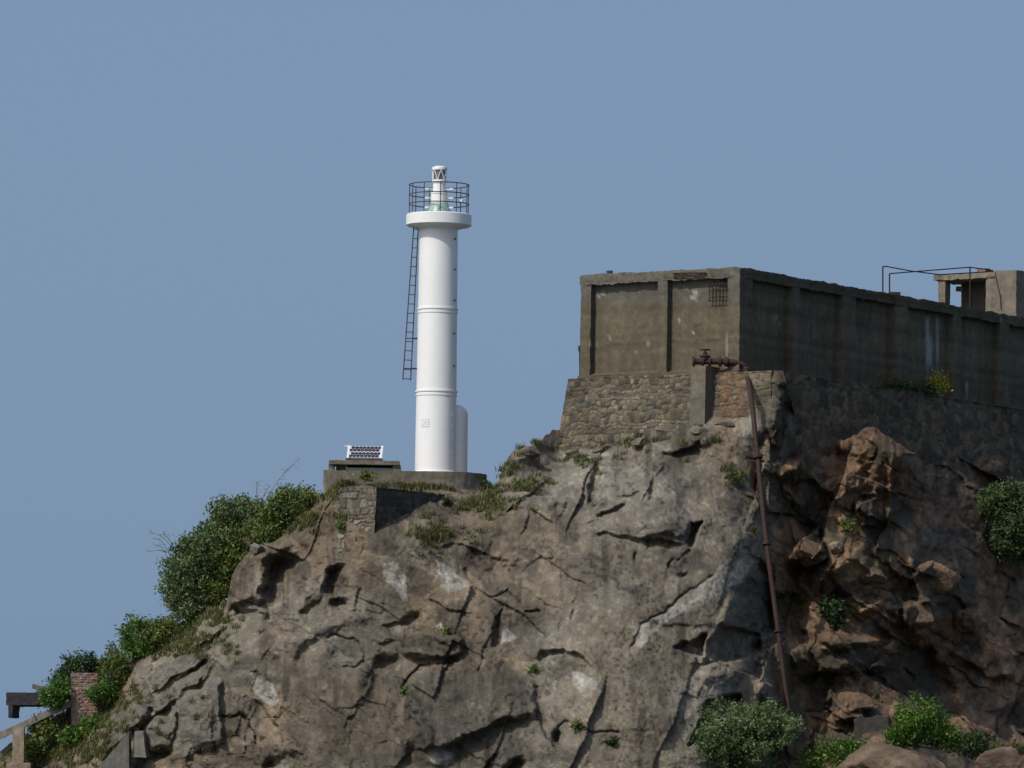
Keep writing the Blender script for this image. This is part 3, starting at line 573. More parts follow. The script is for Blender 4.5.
for pl, a_, gx_, gy_ in JS: paint(pl, np.array([0.112, 0.102, 0.081]), 3, 0.6, 0.4)
soil = (1 - right) * smooth(26, 6, GY - cr[:, None]) * smooth(0.0, 0.3, fbm(GX / 20, GY / 20, 0, 240) + 0.25)
CC = CC * (1 - 0.5 * soil[..., None]) + 0.5 * soil[..., None] * np.array([0.15, 0.12, 0.08])
spk = fbm(GX / 3.0, GY / 3.2, 0, 250, 3); spm = smooth(-0.1, 0.3, fbm(GX / 26, GY / 22, 0, 251, 3))
CC = CC * (1 - 0.55 * smooth(0.12, 0.4, spk) * spm)[..., None] * (1 + 0.45 * smooth(0.2, 0.45, -spk) * (1 - spm))[..., None]
CC = CC * (1 - 0.55 * HAIR)[..., None]
CC = np.clip(CC, 0.02, 0.5)

# close the cliff: a top running back from the crest and down to the sea behind
top = PTS[:, 0, :]
backs = []
for dy, dz in ((60.0, -40.0), (30.0, -14.0), (14.0, -4.0), (6.0, -1.2), (2.5, -0.5), (0.9, -0.15)):
    q = top.copy(); q[:, 1] += dy; q[:, 2] += dz + 0.3 * vnoise(q[:, 0] / 2, q[:, 1] / 2, 0, 9) * min(1, dy / 3); backs.append(q[:, None, :])
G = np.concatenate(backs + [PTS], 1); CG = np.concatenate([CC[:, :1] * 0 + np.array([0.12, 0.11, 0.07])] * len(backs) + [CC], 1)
nu, nv = G.shape[:2]; idx = np.arange(nu * nv).reshape(nu, nv)
FA = np.stack([idx[:-1, :-1], idx[:-1, 1:], idx[1:, 1:], idx[1:, :-1]], -1).reshape(-1, 4)
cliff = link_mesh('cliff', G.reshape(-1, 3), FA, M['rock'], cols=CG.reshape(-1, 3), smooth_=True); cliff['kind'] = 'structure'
sea = MB(); R_ = 9000.0
sea.add([(-R_, -R_, 0), (R_, -R_, 0), (R_, R_, 0), (-R_, R_, 0)], [(0, 1, 2, 3)]); so = sea.build('sea', M['sea']); so['kind'] = 'structure'

def ground(px, py):                     # survey the finished cliff: depth at a place of the photograph
    i = int(np.clip(np.searchsorted(xs, px), 1, len(xs) - 1)); col = GY[i]; return float(np.interp(py, col, YS[i]))
def on(px, py, lift=0.0):
    return P(px, py, ground(px, py) - lift)

# ------------------------------------------------------------------ masonry
def masonry(p00, p10, p01, p11, nrm, rowh, stw, seed, depth=0.07, step=0.05, base=(0.22, 0.185, 0.135), var=0.3, mortar=(0.085, 0.072, 0.052), rag=0.0):
    p00, p10, p01, p11 = [np.asarray(p, float) for p in (p00, p10, p01, p11)]
    Lu = max(np.linalg.norm(p10 - p00), np.linalg.norm(p11 - p01)); Lv = np.linalg.norm(p01 - p00)
    nu_ = int(Lu / step) + 1; nv_ = int(Lv / step) + 1
    u, v = np.meshgrid(np.linspace(0, 1, nu_ + 1), np.linspace(0, 1, nv_ + 1), indexing='ij')
    g = (p00 * (1 - u[..., None]) + p10 * u[..., None]) * (1 - v[..., None]) + (p01 * (1 - u[..., None]) + p11 * u[..., None]) * v[..., None]
    U = u * Lu + 0.35 * stw * fbm(u * Lu / 0.3, v * Lv / 0.25, 0, seed + 1, 3); V = v * Lv + 0.85 * rowh * fbm(u * Lu / 0.5, v * Lv / 0.4, 0, seed + 2, 3)
    r = np.random.default_rng(seed)
    edges = [0.0]
    while edges[-1] < Lv + 1: edges.append(edges[-1] + rowh * r.uniform(0.55, 1.75))
    edges = np.array(edges); row = np.clip(np.searchsorted(edges, V, side='right') - 1, 0, len(edges) - 2)
    dv = np.minimum(V - edges[row], edges[row + 1] - V)
    sx = U / stw + row * 0.37; ci = np.floor(sx).astype(np.int64); j0 = ci + 0.35 * _h(ci, row, 0, seed); j1 = ci + 1 + 0.35 * _h(ci + 1, row, 0, seed)
    ci = np.where(sx < j0, ci - 1, ci); j0 = ci + 0.35 * _h(ci, row, 0, seed); j1 = ci + 1 + 0.35 * _h(ci + 1, row, 0, seed)
    du = np.minimum(sx - j0, j1 - sx) * stw
    d = np.minimum(du, dv); k = smooth(0.0, 0.032, d)
    hh = _h(ci, row, 7, seed); h = depth * (k - 1) + depth * 0.9 * (hh - 0.5) * k + 0.02 * fbm(U / 0.15, V / 0.15, 0, seed + 3, 2)
    g = g + np.asarray(nrm)[None, None] * h[..., None]
    tint_ = _h(ci, row, 9, seed)[..., None]; warm = _h(ci, row, 10, seed)[..., None]
    c = np.array(base) * (1 - var + 2 * var * tint_) * (np.array([1, 1, 1]) * (1 - 0.5 * warm) + 0.5 * warm * np.array([1.16, 0.98, 0.76]))
    blue = (_h(ci, row, 11, seed) > 0.78)[..., None]; c = np.where(blue, c * np.array([0.72, 0.84, 1.0]), c); c = c * (1 + 0.35 * fbm(U / 0.9, V / 0.6, 0, seed + 4, 3))[..., None]
    c = c * k[..., None] + np.array(mortar) * (1 - k[..., None])
    ix = np.arange((nu_ + 1) * (nv_ + 1)).reshape(nu_ + 1, nv_ + 1)
    f = np.stack([ix[:-1, :-1], ix[1:, :-1], ix[1:, 1:], ix[:-1, 1:]], -1).reshape(-1, 4)
    return g.reshape(-1, 3), f, c.reshape(-1, 3)
def join(parts):
    v = []; f = []; c = []; n = 0
    for a, b, d in parts: v.append(a); f.append(b + n); c.append(d); n += len(a)
    return np.concatenate(v), np.concatenate(f), np.concatenate(c)
def flat_quad(p00, p10, p01, p11, col):
    v = np.array([p00, p10, p11, p01], float); return v, np.array([[0, 1, 2, 3]]), np.tile(np.array(col, float), (4, 1))

# ------------------------------------------------------------------ concrete water tank on the summit
def tank_cols(v):
    x, y = proj(v)
    front = smooth(742, 738, x)[..., None]
    a = fbm(v[:, 0] / 1.1, v[:, 1] / 1.1, v[:, 2] / 0.8, 301, 4)[:, None]
    boards = vnoise(v[:, 2] / 0.21, v[:, 2] * 0, 0, 302)[:, None]
    c = np.array([0.110, 0.094, 0.062]) * (1 + 0.15 * a + 0.13 * boards)
    top_ = smooth(0.95, 0.45, C0[2] - v[:, 2] + 0.25 * a[:, 0])[:, None] * 0.5
    c = c * (1 - top_) + top_ * np.array([0.15, 0.145, 0.125])
    bnd = (smooth(307, 303, y + 1.5 * a[:, 0]) * smooth(270, 290, y))[:, None] * 0.55; c = c * (1 - bnd) + bnd * np.array([0.108, 0.104, 0.09]) * (1 + 0.2 * a)
    lin = np.exp(-((np.mod(v[:, 2], 0.62) - 0.31) / 0.014) ** 2)[:, None] * np.clip(0.5 + vnoise(v[:, 0] / 0.7, v[:, 2] / 0.7, 0, 309), 0, 1)[:, None]; c = c * (1 - 0.45 * lin)
    side = np.array([0.104, 0.090, 0.058]) * (1 + 0.25 * boards) * (1 + 0.3 * a)
    c = c * front + side * (1 - front)
    def streak(x0, x1, y0, y1, colr, k):
        nonlocal c
        w = smooth(x0 - 2, x0 + 1, x) * smooth(x1 + 2, x1 - 1, x) * smooth(y0 - 3, y0 + 3, y) * smooth(y1 + 10, y1 - 10, y) * np.clip(0.6 + 0.8 * vnoise(x / 2.5, y / 25, 0, 305), 0, 1)
        c = c * (1 - k * w[:, None]) + np.array(colr) * k * w[:, None]
    streak(708, 731, 302, 340, (0.12, 0.078, 0.045), 0.45); streak(724, 727, 335, 368, (0.4, 0.37, 0.32), 0.6)
    streak(926, 932, 318, 372, (0.40, 0.42, 0.42), 0.6); streak(936, 938, 318, 372, (0.40, 0.42, 0.42), 0.6); streak(966, 967, 382, 402, (0.45, 0.45, 0.42), 0.8)
    streak(674, 706, 271, 274, (0.30, 0.22, 0.17), 0.75); streak(710, 728, 272, 282, (0.03, 0.027, 0.022), 0.8)  # last dark patch paints the shade of the recess behind the rebar
    for (qx, qy, qr) in ((695, 292, 3.0), (694, 297, 3.2), (691, 297, 2.0), (679, 320, 1.6), (602, 293, 2.4), (599, 296, 2), (649, 341, 1.6), (648, 345, 1.5), (693, 334, 1.4), (610, 338, 1.5), (637, 352, 1.2), (591, 345, 1.2), (1001, 320, 2.0), (775, 318, 3.5), (779, 324, 3.0)):
        qr = qr * 0.7; w = smooth(qr + 0.8, qr - 0.8, np.hypot(x - qx, (y - qy) * 0.8) + 1.0 * vnoise(x / 1.5, y / 1.5, 0, 307))[:, None] * 0.75
        c = c * (1 - w) + w * np.array([0.42, 0.40, 0.35]) * (0.55 + 0.45 * front)
    return np.clip(c, 0.02, 0.5)
tank = thing('water_tank', fr(TW / 2, TL / 2, ZB), 'long weathered concrete water tank with ribbed walls on the cliff top', 'water tank')
D = 0.30
def tbox(g_, a0, a1, b0, b1, z0, z1, step=0.11):
    g_.hexa([fr(a0, b0, z0), fr(a1, b0, z0), fr(a1, b1, z0), fr(a0, b1, z0)], [fr(a0, b0, z1), fr(a1, b0, z1), fr(a1, b1, z1), fr(a0, b1, z1)], step); return g_
ZT = C0[2]; BH = 0.40
tbox(GB(), D, TW - 0.02, D, TL, ZB - 0.3, ZT - 0.1).build('wall', M['concrete'], tank, 0.02, 2.2, tank_cols)
gb = GB(); tbox(gb, -0.01, TW + 0.01, -0.01, D + 0.25, ZT - BH, ZT, 0.07); tbox(gb, -0.012, D + 0.25, D + 0.25, TL, ZT - BH, ZT - 0.004, 0.09)
tbox(gb, TW - 0.4, TW + 0.012, D + 0.25, TL, ZT - BH, ZT - 0.003, 0.2)
gb.build('rim_beam', M['concrete'], tank, 0.055, 2.6, tank_cols, fine=0.5)
zb2 = 0
for (x0, x1) in ((580.5, 590.5), (657.5, 667), (727.5, 741)):
    a0, a1 = sorted((a_of(x0), a_of(x1)))
    tbox(GB(), max(a0, 0.0), a1, 0.004, D + 0.05, ZB - 0.05, ZT - BH + 0.05, 0.07).build('pilaster', M['concrete'], tank, 0.022, 3.0, tank_cols)
for (x0, x1) in ((741.5, 752), (792.5, 799.5), (842.5, 855.5), (894.5, 908), (953, 961), (1000, 1009)):
    b0, b1 = b_of(x0), b_of(x1)
    tbox(GB(), 0.004, D + 0.05, max(b0, 0.35), b1, ZB - 0.05, ZT - BH + 0.05, 0.09).build('pilaster', M['concrete'], tank, 0.022, 3.0, tank_cols)
gb = GB(); gb.hexa([fr(-0.02, -0.05, ZB - 0.25), fr(TW + 0.05, -0.05, ZB - 0.25), fr(TW + 0.05, D + 0.1, ZB - 0.25), fr(-0.02, D + 0.1, ZB - 0.25)],
                   [fr(-0.02, -0.05, ZB + 0.08), fr(TW + 0.05, -0.05, ZB + 0.08), fr(TW + 0.05, D + 0.1, ZB + 0.26), fr(-0.02, D + 0.1, ZB + 0.26)], 0.08)
gb.build('base_ledge', M['concrete'], tank, 0.03, 3.0, tank_cols)
mb = MB()                                              # reinforcement showing where the concrete has fallen off
def fp(px, py, off): return hit(px, py, fr(0, off, ZB), E2)
for x in (709.5, 713, 716.5, 720, 723.5, 728): mb.tube([fp(x, 273, 0.12), fp(x + 0.2, 302, 0.14)], 0.022, 6)
for y in (277, 284, 291, 300): mb.tube([fp(708, y + 0.6, 0.10), fp(729, y, 0.10)], 0.02, 6)
mb.build('rebar_grid', M['rust'], tank)
mb = MB()
for y in (272.8, 276.2): mb.tube([fp(673, y + 0.6, -0.07), fp(688, y + 0.2, -0.085), fp(706, y, -0.07)], 0.03, 6)
mb.build('exposed_bar', M['rust'], tank)
mb = MB(); c = fr(a_of(608), 0.1, ZT + 0.06); mb.box(c, (0.10, 0.05, 0.07), np.array([E1, E2, [0, 0, 1.0]])); mb.box(c + 0.08 * E1 + np.array([0, 0, 0.03]), (0.08, 0.03, 0.02), np.array([E1, E2, [0, 0, 1.0]])); mb.build('iron_bracket', M['rust'], tank)
mb = MB(); mb.tube([fr(TW + 0.04, 0.1, ZB + 0.1), fr(TW + 0.06, 0.1, ZB + 1.2)], 0.03, 6); mb.box(fr(TW + 0.06, 0.1, ZB + 1.2), (0.06, 0.06, 0.1)); mb.build('wall_pipe', M['rust'], tank)

# rubble masonry footing of the tank
def found_pt(a, b_, z, out=0.0): return fr(a, b_, z)
H0 = ZB - 0.02; zl = ZB - 5.5
fw = []
aL_ = TW + 0.36; aL2 = TW + 1.05
stone = dict(rowh=0.17, stw=0.25, step=0.034, base=(0.132, 0.114, 0.083), var=0.5, depth=0.04, mortar=(0.10, 0.086, 0.062))
fw.append(masonry(fr(aL2, -FO - 0.5, zl), fr(-FS - 0.2, -FO - 0.5, zl), fr(aL_, -FO, H0), fr(-FS, -FO, H0), -E2, seed=21, **stone))
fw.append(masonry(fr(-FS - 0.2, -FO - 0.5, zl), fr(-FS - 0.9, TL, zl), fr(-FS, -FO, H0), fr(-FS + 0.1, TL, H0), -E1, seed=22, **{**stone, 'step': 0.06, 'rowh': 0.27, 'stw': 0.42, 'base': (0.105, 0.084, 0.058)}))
fw.append(masonry(fr(aL2, 8, zl), fr(aL2, -FO - 0.5, zl), fr(aL_, 8, H0), fr(aL_, -FO, H0), E1, seed=23, **{**stone, 'step': 0.08}))
fw.append(flat_quad(fr(aL_, -FO, H0 - 0.03), fr(-FS, -FO, H0 - 0.03), fr(aL_, TL, H0 - 0.03), fr(-FS, TL, H0 - 0.03), (0.12, 0.11, 0.08)))
v, f, c = join(fw)
x, y = proj(v); w = (smooth(700, 715, x) * smooth(748, 738, x) * smooth(500, 380, y) * np.clip(0.55 + 0.9 * vnoise(x / 3.5, y / 40, 0, 330), 0, 1))[:, None] * 0.65
c = c * (1 - w) + w * np.array([0.17, 0.085, 0.045])
o = link_mesh('stone_footing', v, f, M['masonry'], cols=c, smooth_=True, origin=fr(TW / 2, 0, ZB - 3)); tag(o, 'buff rubble stone footing wall directly under the concrete water tank', 'stone wall')

# ------------------------------------------------------------------ rooftop hut behind the tank's rim
def hut():
    p0 = P(985, 305, 264.0); g = np.array([0, 0, 1.0])
    t_ = thing('rooftop_hut', p0 - np.array([0, 0, 0.6]), 'ruined concrete hut with an open doorway and thin roof slab on the water tank', 'hut')
    n = E2
    def q(px, py, off=0.0): return hit(px, py, p0 + off * n, n)
    def blk(name, x0, x1, y0, y1, d0, d1, mat, amp=0.02, colr=(0.175, 0.152, 0.115)):
        gb = GB(); b_ = [q(x0, y1, d0), q(x1, y1, d0)]; zt = 0.5 * (q(x0, y0, d0)[2] + q(x1, y0, d0)[2]); zb = min(b_[0][2], b_[1][2])
        A_ = [np.array([*b_[0][:2], zb]), np.array([*b_[1][:2], zb])]; A_ += [A_[1] + n * (d1 - d0), A_[0] + n * (d1 - d0)]
        gb.hexa(A_, [a + np.array([0, 0, zt - zb]) for a in A_], 0.08)
        return gb.build(name, mat, t_, amp, 3.0, lambda v: np.array(colr) * (1 + 0.25 * fbm(v[:, 0], v[:, 1], v[:, 2] * 1.5, 340, 3))[:, None])
    blk('block_wall', 985.5, 1016, 270.5, 330, 0.0, 2.2, M['concrete'])
    blk('roof_slab', 933.5, 995, 273.8, 277.6, -0.06, 1.9, M['concrete'], 0.06)
    blk('door_post', 938, 945, 279, 322, 0.05, 0.5, M['concrete'])
    blk('back_wall', 961, 986, 279, 322, 1.3, 1.6, M['concrete'], 0.03, (0.06, 0.052, 0.042))  # dark colour stands in for the shade inside the hut
    blk('broken_brick', 956, 963, 286, 291, 1.25, 1.55, M['concrete'], 0.05, (0.12, 0.1, 0.08))
    blk('chimney_stub', 976.5, 986, 268, 273.6, 0.3, 0.7, M['brick'], 0.05, (0.22, 0.14, 0.11))
    mb = MB(); mb.tube([q(995, 274, -0.05), q(1000, 296, -0.05), q(1001, 310, -0.05)], 0.02, 6); mb.build('cable', M['dark_iron'], t_)
hut()
rt = thing('pipe_railing', P(883, 292, 250), 'thin rusty pipe frame of tall bent posts along the top of the water tank', 'railing')
def rp(px, py, Y): return P(px, py, Y)
yA = hit(883, 292, C0, E1)[1] + 0.4; yB = yA + 0.9; yC = hit(970, 306, C0, E1)[1] + 0.3
for pts in ([rp(882.8, 296, yA), rp(882.8, 267, yA)], [rp(889.5, 298, yB), rp(889.5, 274, yB)], [rp(970, 308, yC), rp(970, 267.5, yC)]):
    mb = MB(); mb.tube(pts, 0.03, 8); mb.build('post', M['rust'], rt, True)
for pts in ([rp(882.8, 266.5, yA), rp(887, 266.5, yA + .3), rp(911, 271, yA + 2.5), rp(940, 274.6, yA + 5), rp(975, 272.6, yC + 1.5), rp(993, 271.2, yC + 2.5)], [rp(889.5, 273.6, yB), rp(920, 271.2, yB + 2), rp(970, 267.2, yC), rp(993, 270.6, yC + 2.5)]):
    mb = MB(); mb.tube(pts, 0.024, 8); mb.build('rail', M['rust'], rt, True)
mb = MB(); mb.box(P(895, 293.6, yA), (0.22, 0.1, 0.06)); mb.build('base_plate', M['rust'], rt)

# ------------------------------------------------------------------ lighthouse
YL = 241.2
BASE = P(435.3, 471.0, YL); s_ = 1.0 / F * (YL)        # metres per pixel there
plat_r = 46.5 * s_
ztop = P(440, 471.5, YL - plat_r)[2]
BASE = np.array([BASE[0], BASE[1], ztop])
pxm = s_
def zpx(py): return float(P(436, py, YL)[2])
LH = thing('lighthouse', BASE, 'slim white cylindrical lighthouse with railed gallery on a round concrete base', 'lighthouse')
zg0 = zpx(226.2); zg1 = zpx(214.6)
r0, r1 = 20.6 * pxm, 19.3 * pxm
def tr(z): return r0 + (r1 - r0) * (z - ztop) / (zg0 - ztop)
mb = MB(); prof = [(tr(ztop) + 0.05, 0), (tr(ztop) + 0.05, 0.10), (tr(ztop), 0.12)] + [(tr(ztop + k), k) for k in np.linspace(0.5, zg0 - ztop, 24)]
mb.lathe(BASE, prof, 72); tower = mb.build('tower', M['white'], LH, True)
for py in (393.5, 311.0):
    z = zpx(py) - ztop; r = tr(zpx(py)); mb = MB()
    mb.lathe(BASE, [(r - 0.01, z - 0.12), (r + 0.022, z - 0.11), (r + 0.022, z - 0.035), (r + 0.006, z - 0.03), (r + 0.006, z + 0.03), (r + 0.04, z + 0.035), (r + 0.04, z + 0.10), (r - 0.01, z + 0.11)], 72, cap=False)
    mb.build('band', M['white'], tower, True)
R = 32.9 * pxm; z0 = zg0 - ztop; z1 = zg1 - ztop
mb = MB(); mb.lathe(BASE, [(r1 - 0.02, z0 - 0.20), (r1 + 0.06, z0 - 0.10), (R - 0.07, z0 - 0.015), (R, z0 + 0.03), (R, z1 - 0.03), (R - 0.03, z1), (0.05, z1)], 96, cap=False)
mb.build('gallery', M['white'], LH, True)
rl = MB(); Rr = 30.0 * pxm
for py in (185.0, 194.8, 204.4): rl.torus(BASE + np.array([0, 0, zpx(py) - ztop]), Rr, 0.021, 64, 8)
railing = rl.build('railing', M['dark_iron'], LH, True)
for k in range(11):
    q = 2 * math.pi * (k + 0.35) / 11; p = BASE + np.array([Rr * math.cos(q), Rr * math.sin(q), 0]); mb = MB()
    mb.tube([p + [0, 0, z1 - 0.01], p + [0, 0, zpx(185.0) - ztop]], 0.018, 8); mb.build('post', M['dark_iron'], railing, True)
# lantern: pale green base, white pedestal, caged lens
AX = BASE
lan = MB()
def zz(py): return zpx(py) - ztop
lan.lathe(AX, [(12.5 * pxm, zz(212.8)), (11.6 * pxm, zz(211)), (9.2 * pxm, zz(203.6)), (8.6 * pxm, zz(203))], 32); lan_o = lan.build('lantern_base', M['green'], LH, True)
mb = MB(); mb.lathe(AX, [(8.4 * pxm, zz(203.2)), (8.4 * pxm, zz(194.5)), (9.0 * pxm, zz(194)), (9.0 * pxm, zz(192.8)), (6.6 * pxm, zz(192.4)), (6.3 * pxm, zz(183.6)), (7.2 * pxm, zz(183)), (7.6 * pxm, zz(181.5)), (7.4 * pxm, zz(180.2)), (5.8 * pxm, zz(179.8))], 32)
mb.build('pedestal', M['white'], LH, True)
mb = MB(); mb.lathe(AX, [(5.4 * pxm, zz(180)), (5.9 * pxm, zz(175)), (5.9 * pxm, zz(170))], 32); lens = mb.build('lens', M['lens'], LH, True)
mb = MB()
for k in range(6):
    q0 = 2 * math.pi * (k + 0.25) / 6; q1 = q0 + math.pi / 6; q2 = q0 - math.pi / 6; rr_ = 6.7 * pxm
    b_ = AX + np.array([rr_ * math.cos(q0), rr_ * math.sin(q0), zz(180.0)])
    for q in (q1, q2): mb.tube([b_, AX + np.array([7.2 * pxm * math.cos(q), 7.2 * pxm * math.sin(q), zz(169.8)])], 0.016, 6)
mb.build('lens_guard', M['white'], lens)
mb = MB(); mb.lathe(AX, [(7.6 * pxm, zz(170.2)), (7.8 * pxm, zz(169)), (7.4 * pxm, zz(167.4)), (4.5 * pxm, zz(166.2)), (0.01, zz(165.8))], 32); mb.build('lantern_cap', M['white'], LH, True)
for sx, nm in ((-1, 'white'), (1, 'white')):
    for py in (189.5, 198.5, 208.0):
        mb = MB(); d = np.array([sx * 0.95, -0.3, 0]); mb.tube([AX + d * 6 * pxm + [0, 0, zz(py)], AX + d * 13.5 * pxm + [0, 0, zz(py)]], 0.022, 6)
        mb.box(AX + d * 13.0 * pxm + np.array([0, 0, zz(py)]), (0.075, 0.05, 0.035), bevel=0.01); mb.build('side_arm', M['white'], LH)
mb = MB(); p = AX + np.array([22.5 * pxm, -Rr * 0.55, zz(202)]); mb.box(p, (0.05, 0.05, 0.055), bevel=0.01); mb.tube([p, p + np.array([0.1, 0.06, -0.03])], 0.03, 6); mb.build('rail_lamp', M['white'], LH)
# side housing with a domed shoulder
mb = MB(); ra = 18.6 * pxm; h = zpx(403.5) - ztop; ca = BASE + np.array([13.3 * pxm, 0.62, 0])
mb.lathe(ca, [(ra + 0.03, 0), (ra + 0.03, 0.08), (ra, 0.1), (ra, h - 11 * pxm)] + [(ra - 11 * pxm + 11 * pxm * math.cos(q), h - 11 * pxm + 11 * pxm * math.sin(q)) for q in np.linspace(0.12, math.pi / 2 - 0.02, 12)] + [(0.02, h + 0.003)], 48)
mb.build('side_housing', M['white'], LH, True)
for py in (239.7, 270.2, 301, 334, 366.6):
    z = zpx(py); q = math.radians(-33); r = tr(z); p = np.array([BASE[0] + r * math.cos(q), BASE[1] + r * math.sin(q), z]); d = np.array([math.cos(q), math.sin(q), 0]); mb = MB()
    mb.tube([p - 0.03 * d, p + 0.06 * d], 0.036, 10); mb.build('stud', M['stud'], tower, True)
for py in (416, 427.5, 441, 454):
    z = zpx(py); q = math.radians(-36); r = tr(z); p = np.array([BASE[0] + r * math.cos(q), BASE[1] + r * math.sin(q), z]); d = np.array([math.cos(q), math.sin(q), 0]); mb = MB()
    mb.tube([p - 0.03 * d, p + 0.03 * d], 0.022, 10); mb.build('stud', M['plaque'], tower, True)
# plaque with two rows of small marks
def tower_patch(px0, px1, py0, py1, off):
    vs = []; n_ = 6
    for i in range(n_ + 1):
        for py in (py1, py0):
            z = zpx(py); r = tr(z) + off; dx = ((px0 + (px1 - px0) * i / n_) - 435.0) * pxm; vs.append((BASE[0] + dx, BASE[1] - math.sqrt(max(r * r - dx * dx, 0)), z))
    return vs, [(2 * i, 2 * i + 2, 2 * i + 3, 2 * i + 1) for i in range(n_)]
mb = MB(); mb.add(*tower_patch(420.5, 428.5, 420.5, 428.5, 0.006)); pq = mb.build('plaque', M['white'], tower)
mb = MB()
for a_ in ((421, 428, 421, 421.5), (421, 428, 427.6, 428.1), (421, 421.5, 421.5, 427.6), (427.6, 428.1, 421.5, 427.6), (423, 426.2, 423, 423.8), (424.4, 425, 424, 425), (422.6, 423.4, 425.2, 426), (424, 424.9, 425.2, 426), (425.5, 426.5, 425.2, 426)): mb.add(*tower_patch(*a_, 0.010))
mb.build('lettering', M['plaque'], pq)
# ladder hanging clear of the tower's left side
lad = MB()
def lp(px, py, Y): return P(px, py, Y)
TA, TB_ = lp(413.8, 226, YL - 0.25), lp(418.4, 226, YL + 0.25); BA, BB = lp(402.8, 380, YL - 0.25), lp(410.6, 380.5, YL + 0.25)
lad.tube([TA, BA], 0.026, 6); lad.tube([TB_, BB], 0.026, 6); lo_ = lad.build('ladder', M['dark_iron'], LH)
for k in range(17):
    t = (k + 0.35) / 16.5
    if t > 1: t = 1
    mb = MB(); mb.tube([TA + (BA - TA) * t, TB_ + (BB - TB_) * t], 0.018, 6); mb.build('rung', M['dark_iron'], lo_)
for py in (338.5, 368.5):
    t = (py - 226) / 154; a_ = TA + (BA - TA) * t; b_ = TB_ + (BB - TB_) * t; mb = MB(); z = b_[2]
    for e in (a_, b_): mb.tube([e, np.array([BASE[0] - tr(z) * 0.96, BASE[1] + (e[1] - BASE[1]) * 0.5, z])], 0.022, 6)
    mb.build('bracket', M['dark_iron'], lo_)

# round ended concrete base
xl = float(P(323, 480, YL - plat_r)[0]); H = 0.95
loop = [(xl, YL - plat_r), (BASE[0] - 0.2, YL - plat_r)]
pc = np.array([P(440.5, 480, YL)[0], YL])
for k in range(33):
    q = -math.pi / 2 + math.pi * k / 32; loop.append((pc[0] + plat_r * math.cos(q), pc[1] + plat_r * math.sin(q)))
loop += [(xl, YL + plat_r)]
gb = GB()
for i in range(len(loop)):
    a_, b_ = loop[i], loop[(i + 1) % len(loop)]
    if math.hypot(b_[0] - a_[0], b_[1] - a_[1]) < 1e-6: continue
    gb.quad((a_[0], a_[1], ztop - H), (b_[0], b_[1], ztop - H), (a_[0], a_[1], ztop), (b_[0], b_[1], ztop), 0.07)
def plat_cols(v):
    x, y = proj(v); a = fbm(v[:, 0], v[:, 1], v[:, 2] * 1.4, 350, 4)[:, None]; c = np.array([0.15, 0.132, 0.098]) * (1 + 0.2 * a)
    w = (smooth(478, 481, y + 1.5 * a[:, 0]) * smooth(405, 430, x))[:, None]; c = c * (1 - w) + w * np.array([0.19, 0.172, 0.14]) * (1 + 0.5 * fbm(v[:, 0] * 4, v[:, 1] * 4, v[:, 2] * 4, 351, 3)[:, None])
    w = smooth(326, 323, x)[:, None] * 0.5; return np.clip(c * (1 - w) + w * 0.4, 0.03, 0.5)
plat = gb.build('plinth', M['concrete'], None, 0.025, 3.0, plat_cols, origin=(pc[0], pc[1], ztop - H))
mb = MB(); mb.add([(a_, b_, ztop + 0.0) for a_, b_ in loop], [tuple(range(len(loop)))]); pt = mb.build('top_slab', M['concrete_plain'], plat)
tag(plat, 'long low concrete base with a rounded right end carrying the white lighthouse', 'foundation')
# low battery shelter left of the tower
SH = P(364, 470.5, YL - 0.6); SH[2] = ztop
sh = thing('battery_shelter', SH, 'low open concrete shelter with flat roof slab left of the lighthouse', 'shelter')
ax = np.eye(3)
def sx(px): return float(P(px, 466, YL - 0.6)[0])
def sblk(name, x0, x1, za, zb, y0, y1, mat, amp=0.015):
    gb = GB(); a_, b_ = sx(x0), sx(x1); gb.hexa([(a_, y0, za), (b_, y0, za), (b_, y1, za), (a_, y1, za)], [(a_, y0, zb), (b_, y0, zb), (b_, y1, zb), (a_, y1, zb)], 0.06)
    return gb.build(name, mat, sh, amp, 4.0, lambda v: np.array([0.16, 0.14, 0.105]) * (1 + 0.2 * fbm(v[:, 0] * 2, v[:, 1] * 2, v[:, 2] * 2, 360, 3))[:, None])
yf = YL - 0.75
def zs(py): return float(P(364, py, yf)[2])
zr = zs(464.6); zr2 = zs(460.6)
sblk('roof_slab', 329, 399.5, zr, zr2, yf - 0.12, yf + 1.3, M['concrete'])
sblk('side_block', 328.5, 334, ztop, zr - 0.004, yf, yf + 1.2, M['concrete']); sblk('side_block', 393, 400.5, ztop, zr - 0.004, yf, yf + 1.2, M['concrete'])
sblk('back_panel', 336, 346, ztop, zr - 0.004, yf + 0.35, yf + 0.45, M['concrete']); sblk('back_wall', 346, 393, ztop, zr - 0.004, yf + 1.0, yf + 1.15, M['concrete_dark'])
mb = MB(); a_, b_ = sx(347), sx(392.5); mb.box(((a_ + b_) / 2, yf + 0.25, (ztop + zs(467.3)) / 2), ((b_ - a_) / 2, 0.02, (zs(467.3) - ztop) / 2 - 0.003)); mb.build('front_board', M['pale_blue'], sh)
